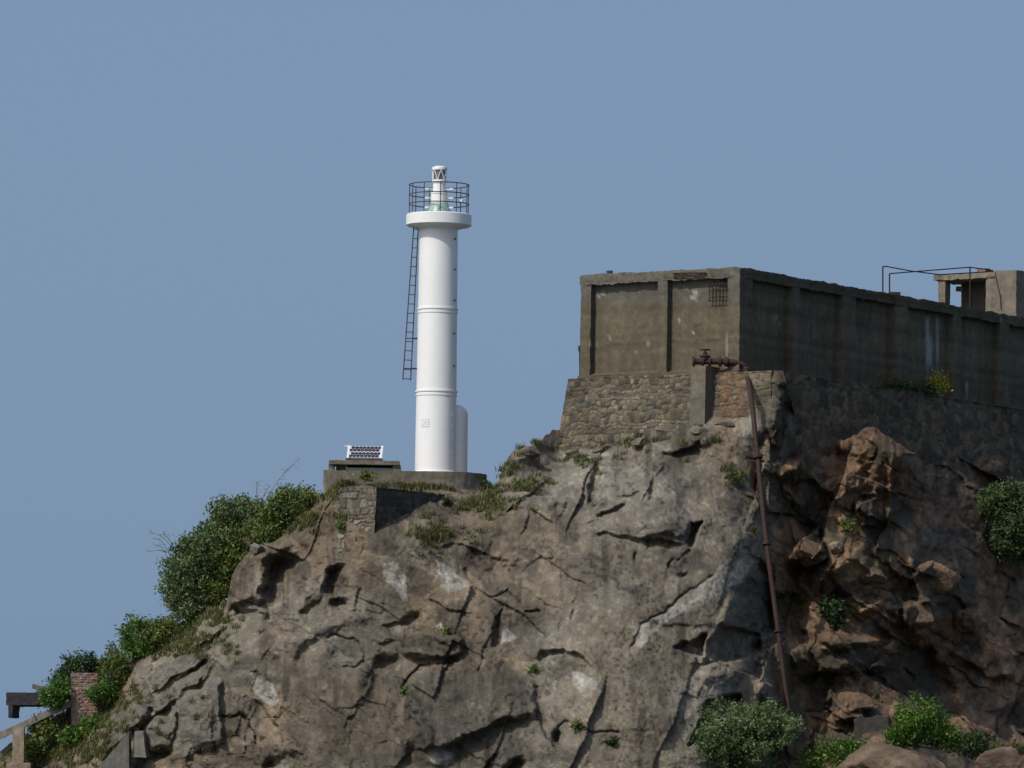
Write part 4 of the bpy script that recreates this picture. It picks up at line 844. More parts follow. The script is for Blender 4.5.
# solar panels on the shelter roof
sp0 = np.array([sx(364.5), yf + 0.35, zr2 + 0.02])
sp = thing('solar_array', sp0, 'small white framed solar array of two tilted panels on the shelter roof', 'solar panel')
mb = MB(); mb.box(sp0 + np.array([-0.02, 0.25, 0.035]), (18.5 * pxm, 0.4, 0.045), bevel=0.008)
for q in (-15, 15): mb.tube([sp0 + np.array([q * pxm, 0.45, 0.05]), sp0 + np.array([q * pxm + 0.03, 0.42, 0.5])], 0.03, 6)
mb.build('stand', M['dark_iron'], sp)
tilt = math.radians(52); up = np.array([0.06, math.cos(tilt), math.sin(tilt)]); up /= np.linalg.norm(up); rt_ = np.array([1.0, 0, 0]); nr = np.cross(rt_, up)
HT = 13.2 * pxm / math.sin(tilt + 0.1) ; p0 = sp0 + np.array([-17 * pxm, -0.08, 0.10])
for row in range(2):
    vb = HT * (0.02 + 0.5 * row); hh = HT * 0.46; c = p0 + up * (vb + hh / 2) + rt_ * 16.6 * pxm
    mb = MB(); mb.box(c, (16.6 * pxm, hh / 2, 0.02), np.array([rt_, up, nr])); pn = mb.build('panel', M['panel_white'], sp)
    mb = MB(); rc = 0.070
    for rr2 in range(2):
        for k in range(8):
            cc = p0 + rt_ * ((2.6 + 3.78 * k + (1.9 if rr2 else 0)) * pxm) + up * (vb + hh * (0.27 + 0.46 * rr2)) + nr * 0.024
            mb.add([cc + rc * (math.cos(q) * rt_ * 1.2 + math.sin(q) * up) for q in np.linspace(0, 2 * math.pi, 13)[:-1]], [tuple(range(12))])
    mb.build('solar_cells', M['cell'], pn)
for q in (0.0, 33.2):
    mb = MB(); mb.box(p0 + rt_ * q * pxm + up * HT * 0.5, (0.042, HT * 0.54, 0.03), np.array([rt_, up, nr])); mb.build('side_frame', M['panel_white'], sp)
mb = MB(); mb.tube([p0 + up * HT * 0.98, p0 + up * HT * 0.98 - rt_ * 0.16], 0.035, 6); mb.build('cable_clamp', M['panel_white'], sp)

# dry stone bastion below the lighthouse base
YP = 234.75
pc0 = P(376.5, 487, YP); zbt = P(376, 560, YP)[2]; ztp = pc0[2]
dl = np.array([-0.93, 0.36, 0]); dr = np.array([0.56, 0.83, 0]); nl = np.array([-0.36, -0.93, 0]); nrr = np.array([0.83, -0.56, 0])
bs = dict(rowh=0.21, stw=0.29, step=0.036, base=(0.165, 0.148, 0.115), var=0.35, mortar=(0.085, 0.075, 0.06), depth=0.06)
up_ = np.array([0, 0, ztp - zbt]); cb = pc0 - up_
parts = [masonry(cb + dl * 1.5 + 0.2 * nl, cb + 0.25 * nl, cb + dl * 1.5 + up_, cb + up_, nl, seed=31, **bs),
         masonry(cb, cb + dr * 4.6, cb + up_, cb + dr * 4.6 + up_, nrr, seed=32, **{**bs, 'base': (0.08, 0.075, 0.062)}),  # shade of this face put into its darker base colour
         flat_quad(cb + up_ - [0, 0, 0.03], cb + dr * 4.6 + up_ - [0, 0, 0.03], cb + dl * 1.5 + up_ - [0, 0, 0.03], cb + dl * 1.5 + dr * 4.6 + up_ - [0, 0, 0.03], (0.15, 0.13, 0.1))]
v, f, c = join(parts); o = link_mesh('stone_bastion', v, f, M['masonry'], cols=c, smooth_=True, origin=cb); tag(o, 'small grey stone block bastion with a shaded side below the lighthouse base', 'stone wall')

# ------------------------------------------------------------------ pipe with its support pier
pier_Y = hit(700, 390, FC, E2)[1] - 0.15
def pq_(px, py, off=0.0): return hit(px, py, P(700, 390, pier_Y) - E2 * off, E2)
pa, pb_, pc_, pd_ = pq_(689.5, 424, .5), pq_(704.5, 425, .5), pq_(691, 366, .5), pq_(706, 365.5, .5)
gb = GB(); gb.hexa([pa, pb_, pb_ + E2 * 1.2, pa + E2 * 1.2], [pc_, pd_, pd_ + E2 * 1.2, pc_ + E2 * 1.2], 0.06)
def pier_cols(v):
    a = fbm(v[:, 0], v[:, 1], v[:, 2] * 2, 370, 3)[:, None]; x, y = proj(v); c = np.array([0.135, 0.127, 0.1]) * (1 + 0.25 * a); w = (smooth(392, 366, y) * np.clip(0.4 + vnoise(x / 2, y / 20, 0, 371), 0, 1))[:, None] * 0.7
    return c * (1 - w) + w * np.array([0.2, 0.1, 0.05])
o = gb.build('pipe_pier', M['concrete'], None, 0.02, 3.0, pier_cols, origin=0.5 * (pa + pb_)); tag(o, 'grey concrete pier holding up the rusty valve below the tank', 'pier')
py_ = pier_Y - 0.35
PT = [(693, 361.5, py_), (720, 361.5, py_ - 0.02), (738, 362.5, py_ - 0.05)]
DW = [(738, 362.5, py_ - .05), (743.5, 364, py_ - .06), (746.5, 370, py_ - .08)] + DW[3:]
pp = thing('drain_pipe', P(789.5, 716, 234.4), 'long rusty iron pipe with a valve running down the cliff from the water tank', 'pipe')
mb = MB(); mb.tube([P(*q) for q in PT], 0.12, 14); mb.build('inlet_pipe', M['rust'], pp, True)
def bend(pts, it=2):
    pts = [np.asarray(q) for q in pts]
    for _ in range(it):
        o_ = [pts[0]]
        for a_, b_ in zip(pts[:-1], pts[1:]): o_ += [a_ * .75 + b_ * .25, a_ * .25 + b_ * .75]
        pts = o_ + [pts[-1]]
    return pts
mb = MB(); mb.tube(bend([P(*q) for q in DW], 1), 0.098, 14); mb.build('down_pipe', M['rust'], pp, True)
def ring(path, t, R_, w, name, mat='rust'):
    a_, b_ = [P(*q) for q in path]; d = (b_ - a_) / np.linalg.norm(b_ - a_); c = a_ + (b_ - a_) * t; mb = MB()
    mb.tube([c - d * w, c - d * w * 0.9, c + d * w * 0.9, c + d * w], [R_ * 0.94, R_, R_, R_ * 0.94], 16); return mb.build(name, M[mat], pp, True)
for t in (0.02, 0.36, 0.62, 1.0): ring((PT[0], PT[1]), t, 0.20, 0.05, 'flange')
ring((PT[1], PT[2]), 0.35, 0.19, 0.07, 'flange'); ring((DW[4], DW[5]), 0.02, 0.20, 0.07, 'flange'); ring((DW[5], DW[6]), 0.05, 0.17, 0.05, 'flange'); ring((DW[6], DW[7]), 0.3, 0.17, 0.05, 'flange'); ring((DW[2], DW[3]), 0.05, 0.17, 0.05, 'flange'); ring((DW[7], DW[8]), 0.9, 0.16, 0.05, 'flange')
vb = P(705, 361, py_); mb = MB(); mb.lathe(vb, [(0.17, 0.05), (0.17, 0.16), (0.22, 0.17), (0.22, 0.2), (0.10, 0.24), (0.06, 0.34), (0.035, 0.36), (0.035, 0.46)], 14); vo = mb.build('valve', M['rust'], pp, True)
mb = MB(); mb.torus(vb + [0, 0, 0.44], 0.20, 0.022, 20, 6)
for q in (0.3, 2.4, 4.5): mb.tube([vb + [0, 0, 0.44], vb + np.array([0.2 * math.cos(q), 0.2 * math.sin(q), 0.44])], 0.016, 6)
mb.build('handwheel', M['rust'], vo, True)
mb = MB(); cpos = P(757, 461, 237.35); mb.box(cpos, (0.28, 0.10, 0.045)); mb.tube([P(768, 461, 237.35), P(771, 462, 239.5)], 0.04, 6); mb.build('clamp', M['rust'], pp)

# ------------------------------------------------------------------ ruins at the lower left
bp_ = ground(84, 720); Yb = 240.2
def bricks(name, x0, x1, y0, y1, Y, dep, label):
    a_, b_ = P(x0, y1 + 8, Y), P(x1, y1 + 8, Y + 0.2); c_, d_ = P(x0, y0, Y), P(x1, y0, Y + 0.2); d = np.array([0.1, dep, 0])
    kw = dict(rowh=0.075, stw=0.22, depth=0.02, step=0.022, base=(0.21, 0.105, 0.078), var=0.4, mortar=(0.26, 0.22, 0.18))
    nf = np.array([0.19, -0.98, 0]); 
    pr = [masonry(a_, b_, c_, d_, nf, seed=51, **kw), masonry(b_, b_ + d, d_, d_ + d, np.array([1.0, 0, 0]), seed=52, **kw), masonry(a_ + d, a_, c_ + d, c_, np.array([-1.0, 0, 0]), seed=53, **kw), flat_quad(c_, d_, c_ + d, d_ + d, (0.2, 0.12, 0.09))]
    v, f, c = join(pr); x, y = proj(v); w = (smooth(0.1, 0.45, fbm(x / 5, y / 3, 0, 380, 3) + 0.35 * smooth(682, 674, y)) * 0.55)[:, None]; c = c * (1 - w) + w * np.array([0.36, 0.29, 0.25])
    o = link_mesh(name, v, f, M['brick'], cols=c, smooth_=True, origin=a_); tag(o, label, 'pillar')
bricks('brick_pier', 71, 98, 672.5, 718, Yb, 0.9, 'crumbling red brick pier standing in shrubs at the lower left')
def gbeam(name, pts, h, dep, mat, label, cat, colr, amp=0.02):     # a beam between two surveyed points
    a_, b_ = P(*pts[0]), P(*pts[1]); d = (b_ - a_) / np.linalg.norm(b_ - a_); f_ = np.array([0, 1.0, 0]); f_ = f_ - d * np.dot(f_, d); f_ /= np.linalg.norm(f_); u_ = np.cross(d, f_); u_ = u_ if u_[2] > 0 else -u_
    gb = GB(); gb.hexa([a_ - u_ * h / 2, b_ - u_ * h / 2, b_ - u_ * h / 2 + f_ * dep, a_ - u_ * h / 2 + f_ * dep], [a_ + u_ * h / 2, b_ + u_ * h / 2, b_ + u_ * h / 2 + f_ * dep, a_ + u_ * h / 2 + f_ * dep], 0.05)
    o = gb.build(name, mat, None, amp, 4.0, lambda v: np.array(colr) * (1 + 0.3 * fbm(v[:, 0] * 2, v[:, 1] * 2, v[:, 2] * 2, 390, 3))[:, None], origin=0.5 * (a_ + b_)); return tag(o, label, cat)
cant = thing('canopy_beam', P(50, 705, 241), 'dark slab end jutting out into the sky from the shrubs', 'beam')
for nm, (x0, y0, x1, y1), dep in (('beam', (6, 692.5, 66, 705), 2.2), ('hanging_end', (8.3, 704.5, 12.5, 718), 0.25)):
    a_, b_, c_, d_ = P(x0, y1, 240.8), P(x1, y1, 240.8), P(x0, y0, 240.8), P(x1, y0, 240.8); dv = np.array([0.25, dep, 0]); gb = GB(); gb.hexa([a_, b_, b_ + dv, a_ + dv], [c_, d_, d_ + dv, c_ + dv], 0.06); gb.build(nm, M['steel_dark'], cant, 0.03, 4.0)
gbeam('broken_slab', ((32, 686, 242.0), (56, 692, 242.0)), 0.16, 0.6, M['concrete'], 'short tilted grey slab piece above the dark jutting slab end', 'slab', (0.12, 0.11, 0.10))
gbeam('fallen_beam', ((-8, 739, 239.6), (72, 702.5, 240.3)), 0.24, 0.3, M['concrete'], 'long pale concrete beam slanting up from the post towards the brick pier', 'beam', (0.24, 0.21, 0.17))
gbeam('lower_beam', ((-8, 762, 239.9), (13, 744, 240.1)), 0.2, 0.3, M['concrete'], 'short slanting beam behind the foot of the concrete post', 'beam', (0.13, 0.12, 0.10))
post = thing('gate_post', P(18, 766, 239.0), 'square weathered concrete post at the far lower left', 'post')
a_, b_ = P(12, 764, 239.0), P(23.5, 764, 239.0); hgt = P(12, 727, 239)[2] - a_[2]; gb = GB(); dv = np.array([0, 0.45, 0]); gb.hexa([a_, b_, b_ + dv, a_ + dv], [q + np.array([0, 0, hgt]) for q in (a_, b_, b_ + dv, a_ + dv)], 0.05)
pcol = lambda v: np.array([0.24, 0.19, 0.135]) * (1 + 0.3 * fbm(v[:, 0] * 2, v[:, 1] * 2, v[:, 2], 391, 3))[:, None]
gb.build('shaft', M['concrete'], post, 0.02, 4.0, pcol)
a_, b_ = P(6, 775, 238.8), P(30, 775, 238.8); gb = GB(); dv = np.array([0, 0.9, 0]); gb.hexa([a_, b_, b_ + dv, a_ + dv], [q + np.array([0, 0, P(12, 763, 238.8)[2] - a_[2]]) for q in (a_, b_, b_ + dv, a_ + dv)], 0.05); gb.build('footing', M['concrete'], post, 0.03, 4.0, pcol)
# wedge shaped concrete remains in front of the slabs
ccol = lambda k: (lambda v: np.array([0.17, 0.16, 0.135]) * k * (1 + 0.25 * fbm(v[:, 0] * 2, v[:, 1] * 2, v[:, 2] * 2, 392, 3))[:, None])
Yw = 234.2
gb = GB(); b0 = [P(94, 774, Yw), P(129, 774, Yw + 0.1), P(131, 774, Yw + 1.2), P(97, 774, Yw + 1.2)]; t0 = [P(97, 769, Yw), P(129, 731, Yw + 0.1), P(131.5, 730, Yw + 1.2), P(103, 768, Yw + 1.2)]; gb.hexa(b0, t0, 0.06)
o = gb.build('concrete_wedge', M['concrete'], None, 0.02, 4.0, ccol(1.0), origin=b0[0]); tag(o, 'sloping triangular concrete wedge at the foot of the cliff', 'concrete block')
gb = GB(); b0 = [P(131.5, 757, Yw + 0.3), P(146, 757.5, Yw + 0.1), P(151, 757, Yw + 1.0), P(136, 757, Yw + 1.2)]; t0 = [P(135, 731, Yw + 0.3), P(143, 731, Yw + 0.3), P(146, 731, Yw + 1.0), P(138, 731, Yw + 1.2)]; gb.hexa(b0, t0, 0.06)
o = gb.build('concrete_block', M['concrete'], None, 0.02, 4.0, ccol(1.1), origin=b0[0]); tag(o, 'small upright tapered concrete block right beside the triangular wedge', 'concrete block')
yk = ground(872, 730) - 0.3
gb = GB(); b0 = [P(854, 741, yk), P(889, 741, yk + 0.3), P(890, 741, yk + 1.2), P(856, 741, yk + 1.0)]; t0 = [P(854, 719, yk), P(888, 716, yk + 0.3), P(889, 715, yk + 1.2), P(856, 718, yk + 1.0)]; gb.hexa(b0, t0, 0.06)
o = gb.build('concrete_block', M['concrete'], None, 0.03, 3.0, ccol(0.4), origin=b0[0]); tag(o, 'grey square concrete block lying in the shaded gully beside the green bush', 'concrete block')

# ------------------------------------------------------------------ loose boulders
def boulder(px, py, Y, rx, ry, rz, seed, label, col=(0.15, 0.115, 0.08)):
    bm = bmesh.new(); bmesh.ops.create_icosphere(bm, subdivisions=5, radius=1.0); v = np.array([q.co[:] for q in bm.verts]); bm.verts.index_update(); f = np.array([[q.index for q in t.verts] for t in bm.faces]); bm.free()
    r = np.random.default_rng(seed); nn = r.normal(size=(13, 3)); nn /= np.linalg.norm(nn, axis=1)[:, None]; dd = r.uniform(0.42, 0.8, 13)
    k = (v @ nn.T) / dd; rad = 1.0 / np.maximum(1.0, (np.exp(k * 9).sum(1) ** (1 / 9.0) * 0 + k.max(1))); v = v * rad[:, None]
    v = v * (1 + 0.10 * fbm(v[:, 0] * 1.6, v[:, 1] * 1.6, v[:, 2] * 1.6, seed, 5) + 0.05 * fbm(v[:, 0] * 9, v[:, 1] * 9, v[:, 2] * 9, seed + 1, 2))[:, None]
    c = np.array(col) * (1 + 0.7 * fbm(v[:, 0] * 2, v[:, 1] * 2, v[:, 2] * 2, seed + 2, 5))[:, None]
    v = v * (1 + 0.03 * vnoise(v[:, 0] * 22, v[:, 1] * 22, v[:, 2] * 22, seed + 5))[:, None]
    v = v * np.array([rx, ry, rz]); p = P(px, py, Y)
    o = link_mesh('boulder', v + p, f, M['rock'], cols=c, smooth_=True, origin=p); return tag(o, label, 'boulder')
boulder(836, 547, ground(836, 547) - 0.15, 0.36, 0.36, 0.36, 3, 'small rounded pale boulder perched on the slope right of the rusty pipe', (0.21, 0.175, 0.13))
boulder(892, 770, 230.2, 2.5, 1.9, 1.45, 8, 'large brown boulder at the bottom edge in front of the green bush', (0.16, 0.118, 0.08))
boulder(1010, 768, 231.6, 1.4, 1.2, 0.8, 12, 'low brown boulder in the bottom right corner', (0.14, 0.10, 0.068))
boulder(640, 443, ground(640, 446) - 0.2, 0.55, 0.5, 0.22, 15, 'flat grey boulder lying against the foot of the stone footing', (0.16, 0.145, 0.11))
boulder(531, 452, ground(531, 455) - 0.1, 0.5, 0.4, 0.28, 16, 'blocky grey boulder on the ridge left of the stone footing', (0.15, 0.13, 0.1))
for (bx_, by_, rx_, rz_, sd_, lb_) in ((601, 450, 0.55, 0.2, 51, 'low flat grey slab rock at the left part of the stone footing\'s base'), (668, 432, 0.75, 0.24, 52, 'long tilted grey slab rock just left of the pipe pier'), (700, 431, 0.45, 0.26, 53, 'grey rock lying directly below the pipe pier'), (726, 424, 0.5, 0.24, 54, 'rust tinted rock between the pipe pier and the rusty down pipe'), (575, 452, 0.4, 0.22, 55, 'grey rock at the left corner of the stone footing')):
    boulder(bx_, by_, ground(bx_, by_) + 0.02, rx_, 0.5, rz_, sd_, lb_, (0.155, 0.138, 0.105))
for (bx_, by_, rx_, rz_, sd_, lb_) in ((934, 578, 0.75, 0.55, 31, 'brown angular boulder high in the broken slope left of the right edge shrub'), (921, 613, 0.58, 0.42, 44, 'reddish brown block wedged below the angular boulder on the right slope'), (969, 620, 0.5, 0.38, 33, 'small sunlit brown boulder standing alone at the far right of the slope'),
        (806, 551, 0.62, 0.42, 34, 'wedge shaped brown boulder jutting out between the rusty pipe and the round pale boulder'), (868, 575, 0.7, 0.36, 35, 'flat brown boulder on the upper debris slope above the small round bush'), (886, 648, 0.62, 0.4, 36, 'brown boulder on the lower debris slope right of the small round bush'), (858, 703, 0.75, 0.42, 37, 'pale brown boulder resting above the square concrete block')):
    boulder(bx_, by_, ground(bx_, by_) + 0.28, rx_ * 1.35, 0.8, rz_ * 1.4, sd_, lb_, (0.15, 0.10, 0.064))
boulder(257, 549, ground(260, 551) - 0.15, 0.42, 0.4, 0.3, 17, 'grey split boulder on top of the rounded rock knob beside the shrubs', (0.17, 0.155, 0.125))

# ------------------------------------------------------------------ vegetation
def leaves(centres, per, spread, size, rng, up=0.3, narrow=0.45):
    n = len(centres) * per; c = np.repeat(centres, per, 0); off = rng.normal(size=(n, 3)) * spread; p = c + off
    nrm = rng.normal(size=(n, 3)); nrm[:, 2] += up; nrm /= np.linalg.norm(nrm, axis=1)[:, None]
    t = rng.normal(size=(n, 3)); t -= nrm * (t * nrm).sum(1)[:, None]; t /= np.linalg.norm(t, axis=1)[:, None]; b_ = np.cross(nrm, t)
    s = size * rng.uniform(0.55, 1.35, n)[:, None]
    v = np.stack([p - t * s, p + b_ * s * narrow + nrm * s * 0.12, p + t * s, p - b_ * s * narrow + nrm * s * 0.12], 1).reshape(-1, 3)
    f = np.arange(n * 4).reshape(n, 4)
    return v, f, np.repeat(rng.random(len(centres)), per), n
def shrub(name, lobes, mat, label, cat='shrub', size=0.074, dens=10.0, per=44, seed=1, base=None, group=None, stalks=0):
    # lobes: (px, py, Y, rx, ry, rz) with the radii in pixels of the photograph
    rng = np.random.default_rng(seed); cs = []
    for (px, py, Y, rx, ry, rz) in lobes:
        c = P(px, py, Y); rx, ry, rz = rx * 0.0385, ry * 0.0385, rz * 0.0385
        n = int(dens * (rx * ry + rx * rz + ry * rz) * 4.6) + 8
        d = rng.normal(size=(n, 3)); d /= np.linalg.norm(d, axis=1)[:, None]
        rad = rng.uniform(0.35, 1.0, n) ** 0.45; rad *= 1 + 0.30 * vnoise(d[:, 0] * 2.2 + seed, d[:, 1] * 2.2, d[:, 2] * 2.2, seed) + 0.22 * vnoise(d[:, 0] * 5 + seed, d[:, 1] * 5, d[:, 2] * 5, seed + 1)
        q = d * rad[:, None] * np.array([rx, rz, ry]); q = q[q[:, 2] > -ry * 0.9]; cs.append(c + q)
    cs = np.concatenate(cs); v, f, ct, n = leaves(cs, per, 0.13, size, rng)
    big = 0.5 + 0.5 * vnoise(v[::4, 0] * 1.6, v[::4, 1] * 1.6, v[::4, 2] * 1.6, seed + 2); t = np.clip(0.35 * ct + 0.35 * rng.random(n) + 0.45 * big - 0.08, 0, 1); cols = np.repeat(np.stack([t, t, t], 1), 4, 0)
    if base is None: b0 = P(lobes[0][0], lobes[0][1] + lobes[0][4] * 0.9, lobes[0][2])
    else: b0 = np.asarray(base)
    th = thing(name, b0, label, cat, group)
    link_mesh('foliage', v, f, mat, th, cols=cols)
    mb = MB()
    for k in range(min(16, 4 + len(cs) // 30)):
        e = cs[rng.integers(len(cs))]; s0 = b0 + rng.normal(size=3) * 0.06; m_ = 0.5 * (s0 + e) + rng.normal(size=3) * 0.12
        mb.tube([s0, m_, e], [0.035, 0.022, 0.008], 5)
    mb.build('stem', M['stem'], th)
    if stalks:
        mb = MB()
        for k in range(stalks[0]):
            s0 = P(*stalks[1]) + rng.normal(size=3) * 0.15; tip = P(*stalks[2][k % len(stalks[2])]); mid = 0.5 * (s0 + tip) + np.array([0, 0, 0.25]); tp = bend([s0, mid, tip], 2)
            mb.tube(tp, list(np.linspace(0.014, 0.006, len(tp))), 4)
            for j in range(4, len(tp)):
                e = tp[j] + rng.normal(size=3) * np.array([0.16, 0.1, 0.12]); mb.tube([tp[j], e], [0.008, 0.005], 3)
        mb.build('dry_stalk', M['dry'], th)
    return th
shrub('shrub', [(198, 572, 240.6, 31, 40, 34), (184, 594, 240.6, 19, 28, 24), (202, 610, 240.3, 18, 18, 14), (216, 548, 240.6, 28, 25, 28)], M['leaf_grey'], 'large dense silvery green shrub overhanging the left edge of the cliff', seed=5, stalks=(5, (172, 555, 240.4), [(150, 532, 240.2), (156, 545, 240.2), (147, 552, 240.2), (163, 534, 240.3), (153, 538, 240.0)]), base=P(215, 590, 240.3), dens=11)
shrub('shrub', [(246, 520, 240.6, 34, 24, 26), (232, 540, 240.8, 26, 28, 22)], M['leaf_grey'], 'broad grey green shrub on the ridge just behind the rounded rock knob', seed=6, stalks=(4, (262, 505, 239.8), [(257, 482, 239.6), (300, 458, 239.6), (292, 466, 239.6), (270, 486, 239.8)]), base=P(250, 545, 239.3))
shrub('shrub', [(238, 558, 239.8, 22, 26, 14), (264, 530, 239.6, 22, 12, 14), (216, 588, 240.0, 16, 20, 14)], M['leaf_green'], 'dark green leafy shrub filling the hollow against the rock knob', seed=7, base=P(240, 590, 239.6), size=0.075)
shrub('shrub', [(290, 510, 238.7, 28, 20, 20), (310, 503, 238.2, 12, 12, 10), (272, 530, 238.7, 18, 12, 12)], M['leaf_green'], 'olive green shrub at the top of the slope left of the stone bastion', seed=8, base=P(295, 530, 238.5))
shrub('shrub', [(170, 636, 240.6, 26, 16, 20), (196, 628, 240.2, 12, 12, 12)], M['leaf_green'], 'mid green shrub spilling over the jointed rock slabs below the largest shrub', seed=9, base=P(182, 648, 240.2))
shrub('shrub', [(142, 640, 241.2, 22, 20, 22)], M['leaf_bright'], 'bright green shrub with upright leaves on the left skyline of the slope', seed=10, base=P(140, 660, 241.2), size=0.075)
shrub('shrub', [(115, 674, 240.6, 14, 27, 16), (108, 702, 240.3, 9, 10, 10)], M['leaf_green'], 'tall dark green shrub at the right side of the red brick pier', seed=11, base=P(108, 706, 240.2), size=0.075)
shrub('shrub', [(100, 692, 239.7, 11, 9, 8)], M['leaf_bright'], 'small yellowish green bush in front of the red brick pier', seed=12, base=P(100, 708, 239.8), size=0.075)
shrub('shrub', [(82, 665, 241.6, 20, 9, 14), (62, 684, 241.4, 10, 14, 12)], M['leaf_dark'], 'dark shrub behind the top of the red brick pier', seed=13, base=P(80, 680, 241.6), size=0.075)
shrub('shrub', [(52, 697, 239.9, 14, 9, 10), (60, 688, 240.2, 8, 8, 8)], M['leaf_bright'], 'bright green bush covering the end of the dark jutting slab', seed=14, base=P(60, 706, 240.2), size=0.075)
shrub('shrub', [(32, 750, 240.2, 12, 14, 10), (44, 728, 240.4, 12, 12, 10)], M['leaf_green'], 'green bush just right of the square concrete post', seed=15, base=P(34, 766, 240))
shrub('shrub', [(92, 730, 239.6, 16, 11, 10), (72, 740, 239.6, 12, 9, 10)], M['leaf_bright'], 'bright green low bush on the grassy slope below the brick pier', seed=16, base=P(88, 736, 239.5), size=0.075)
shrub('shrub', [(740, 738, 230.2, 46, 30, 34), (770, 728, 230.4, 24, 22, 22), (712, 752, 230.0, 24, 20, 22)], M['leaf_grey'], 'large rounded silvery green bush at the foot of the cliff beneath the rusty pipe', seed=17, base=P(742, 778, 230.6), dens=10)
shrub('shrub', [(920, 722, 232.6, 26, 20, 20), (945, 735, 232.8, 16, 12, 14), (900, 735, 232.7, 14, 12, 12)], M['leaf_bright'], 'bright green bush behind the large brown boulder at the bottom', seed=18, base=P(920, 745, 233), size=0.075)
shrub('shrub', [(972, 746, 234.6, 16, 9, 10)], M['leaf_dark'], 'low dark green shrub in the shade at the bottom right', seed=19, base=P(972, 756, 234.6))
shrub('shrub', [(1004, 502, 250.4, 22, 24, 22), (1012, 535, 250.2, 24, 34, 24), (1030, 520, 250.4, 20, 40, 20), (992, 500, 250.0, 12, 14, 12)], M['leaf_mid'], 'large bushy shrub growing from the shaded rocks at the right edge', seed=20, base=P(1014, 545, 250.6), dens=9)
shrub('shrub', [(831, 613, ground(831, 615) - 0.35, 12, 15, 10)], M['leaf_dark'], 'small round dark green bush on the broken slope right of the pipe', seed=21, base=on(831, 627), size=0.08)
shrub('shrub', [(800, 605, ground(800, 606) - 0.2, 8, 12, 6)], M['leaf_bright'], 'sparse green sprig in the dark gully right beside the pipe', seed=22, base=on(800, 618), size=0.07, dens=5)
shrub('shrub', [(938, 383, hit(938, 385, C0, E1)[1] - 0.6, 9, 7, 5)], M['leaf_yellow'], 'yellow flowering weed at the foot of the shaded tank wall', 'plant', seed=23, base=P(938, 392, hit(938, 385, C0, E1)[1] - 0.5), size=0.06, dens=8)
shrub('shrub', [(925, 392, hit(925, 392, C0, E1)[1] - 0.7, 14, 6, 6), (900, 388, hit(900, 388, C0, E1)[1] - 0.7, 14, 4, 5)], M['leaf_dark'], 'dark weeds along the tank wall left of the yellow flowering weed', 'plant', seed=24, base=P(920, 398, hit(920, 392, C0, E1)[1] - 0.6), size=0.06)
shrub('shrub', [(820, 768, 230.9, 18, 26, 12), (845, 752, 231.3, 14, 10, 10)], M['leaf_bright'], 'rank of fresh green weeds between the large bush and the brown boulder', 'plant', seed=25, base=P(820, 790, 231), size=0.075, dens=6)

def blades(spots, rng, hmin=0.10, hmax=0.36, wd=0.014):
    v = []; cols = []
    for p in spots:
        k = rng.integers(26, 44)
        for _ in range(k):
            a = rng.uniform(0, 2 * math.pi); ln = rng.uniform(hmin, hmax); lean = rng.uniform(0.1, 0.75); d = np.array([math.cos(a) * lean, math.sin(a) * lean - 0.15, 1.0]); d /= np.linalg.norm(d); sd = np.array([-math.sin(a), math.cos(a), 0])
            b0 = p + np.array([rng.normal() * 0.09, rng.normal() * 0.06, -0.03]); m_ = b0 + d * ln * 0.55; e = m_ + (d + np.array([math.cos(a), math.sin(a), -0.5]) * 0.5) * ln * 0.4
            v += [b0 - sd * wd, b0 + sd * wd, m_ + sd * wd * 0.8, m_ - sd * wd * 0.8, e]; t = rng.random(); cols += [t] * 5
    n = len(v) // 5; f = []
    for i in range(n): f += [(5 * i, 5 * i + 1, 5 * i + 2, 5 * i + 3), (5 * i + 3, 5 * i + 2, 5 * i + 4)]
    return np.array(v), f, np.repeat(np.array(cols)[:, None], 3, 1)
rng = np.random.default_rng(77); spots = []
for (x0, y0, x1, y1, n) in ((470, 496, 512, 514, 46), (410, 528, 448, 545, 40), (330, 478, 352, 486, 14), (385, 482, 440, 488, 26), (318, 492, 335, 502, 10), (505, 480, 545, 492, 22), (560, 455, 610, 464, 16), (612, 440, 640, 446, 10), (40, 712, 118, 762, 90), (20, 748, 70, 766, 40), (300, 510, 322, 526, 18), (850, 690, 880, 712, 6), (845, 745, 880, 752, 18), (960, 744, 1024, 752, 20), (500, 460, 520, 476, 8), (335, 512, 352, 528, 8), (150, 640, 215, 660, 40), (100, 690, 150, 710, 30), (200, 610, 232, 626, 24), (20, 735, 110, 765, 90), (40, 705, 110, 745, 90), (150, 628, 215, 652, 30), (556, 436, 690, 446, 30), (870, 560, 895, 575, 5), (725, 468, 740, 490, 12)):
    for _ in range(int(n * 1.7)):
        px, py = (x0 + x1) / 2 + rng.standard_t(3) * (x1 - x0) / 3.6, (y0 + y1) / 2 + rng.standard_t(3) * (y1 - y0) / 3.6
        px = min(max(px, -20), 1040); py = min(py, 780)
        if py < float(np.interp(px, xs, cr)) + 1: py = float(np.interp(px, xs, cr)) + 1
        spots.append(on(px, py, 0.02))
v, f, c = blades(spots, rng); go = link_mesh('grass', v, f, M['grass'], cols=c); tag(go, 'dry and green grass growing along the ledges and slope tops of the cliff', 'grass', kind='stuff')
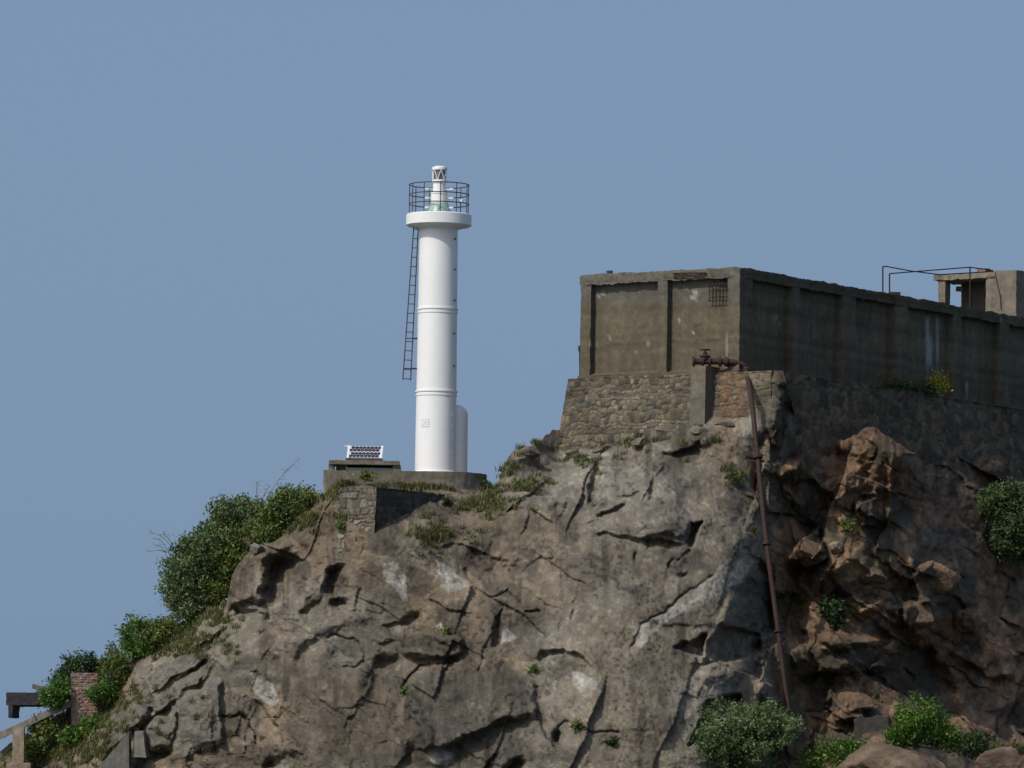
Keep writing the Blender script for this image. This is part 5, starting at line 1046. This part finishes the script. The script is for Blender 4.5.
def weed(px, py, h, n, seed, label, mat='leaf_green'):
    rng = np.random.default_rng(seed); p = on(px, py, 0.03); cs = p + rng.normal(size=(n, 3)) * np.array([h * 0.3, h * 0.2, h * 0.24]) + np.array([0, -0.08, h * 0.4])
    v, f, ct, m_ = leaves(cs, 8, h * 0.15, 0.06, rng); t = np.repeat(rng.random(m_), 4)
    root = p + np.array([0, 0.02, -0.05]); sv = []; sd = np.array([0.008, 0, 0]); q4 = v.reshape(-1, 4, 3)
    for k in range(len(cs)):                           # one stalk per spray, leaves hang on it
        sv += [root - sd, root + sd, cs[k] + sd * 0.6, cs[k] - sd * 0.6]
    sf = np.arange(len(sv)).reshape(-1, 4) + len(v); v = np.concatenate([v, np.array(sv)]); f = np.concatenate([f, sf]); t = np.concatenate([t, np.full(len(sv), 0.3)])
    o = link_mesh('weed', v, f, M[mat], cols=np.stack([t] * 3, 1), origin=p); tag(o, label, 'weed', 'small weeds growing from the rock')
weed(366, 480, 0.5, 46, 1, 'low green weed at the foot of the shelter on the bastion top', 'leaf_green')
weed(447, 634, 0.3, 14, 2, 'tiny green weed in the notch above the ledge left of centre', 'leaf_bright')
weed(534, 672, 0.32, 18, 3, 'tiny green weed at the left end of the dark arched slot', 'leaf_bright')
weed(403, 692, 0.25, 10, 4, 'tiny green weed on the left edge of the dark stained slab', 'leaf_bright')
weed(578, 729, 0.42, 30, 5, 'yellowish weed above the crack at the bottom centre of the cliff', 'leaf_green')
weed(736, 482, 0.45, 36, 6, 'green weed in the gully left of the rusty pipe below its first clamp', 'leaf_green')
weed(754, 532, 0.3, 18, 7, 'small green weed on the rock edge beside the middle of the rusty pipe', 'leaf_green')
weed(683, 409, 0.35, 22, 8, 'small weed at the foot of the pipe pier', 'leaf_green')
weed(448, 505, 0.33, 34, 9, 'dark green weed in the shadow right of the stone bastion', 'leaf_dark')
weed(342, 528, 0.33, 28, 10, 'green weed tucked beside the lit face of the stone bastion', 'leaf_green')
weed(612, 745, 0.35, 24, 11, 'dark weed in a rock hole at the bottom centre', 'leaf_dark')
weed(485, 488, 0.28, 40, 12, 'dark weed at the rounded end of the lighthouse base', 'leaf_dark')
weed(845, 530, 0.5, 26, 13, 'olive weed below the brown outcrop right of the pipe', 'leaf_green')
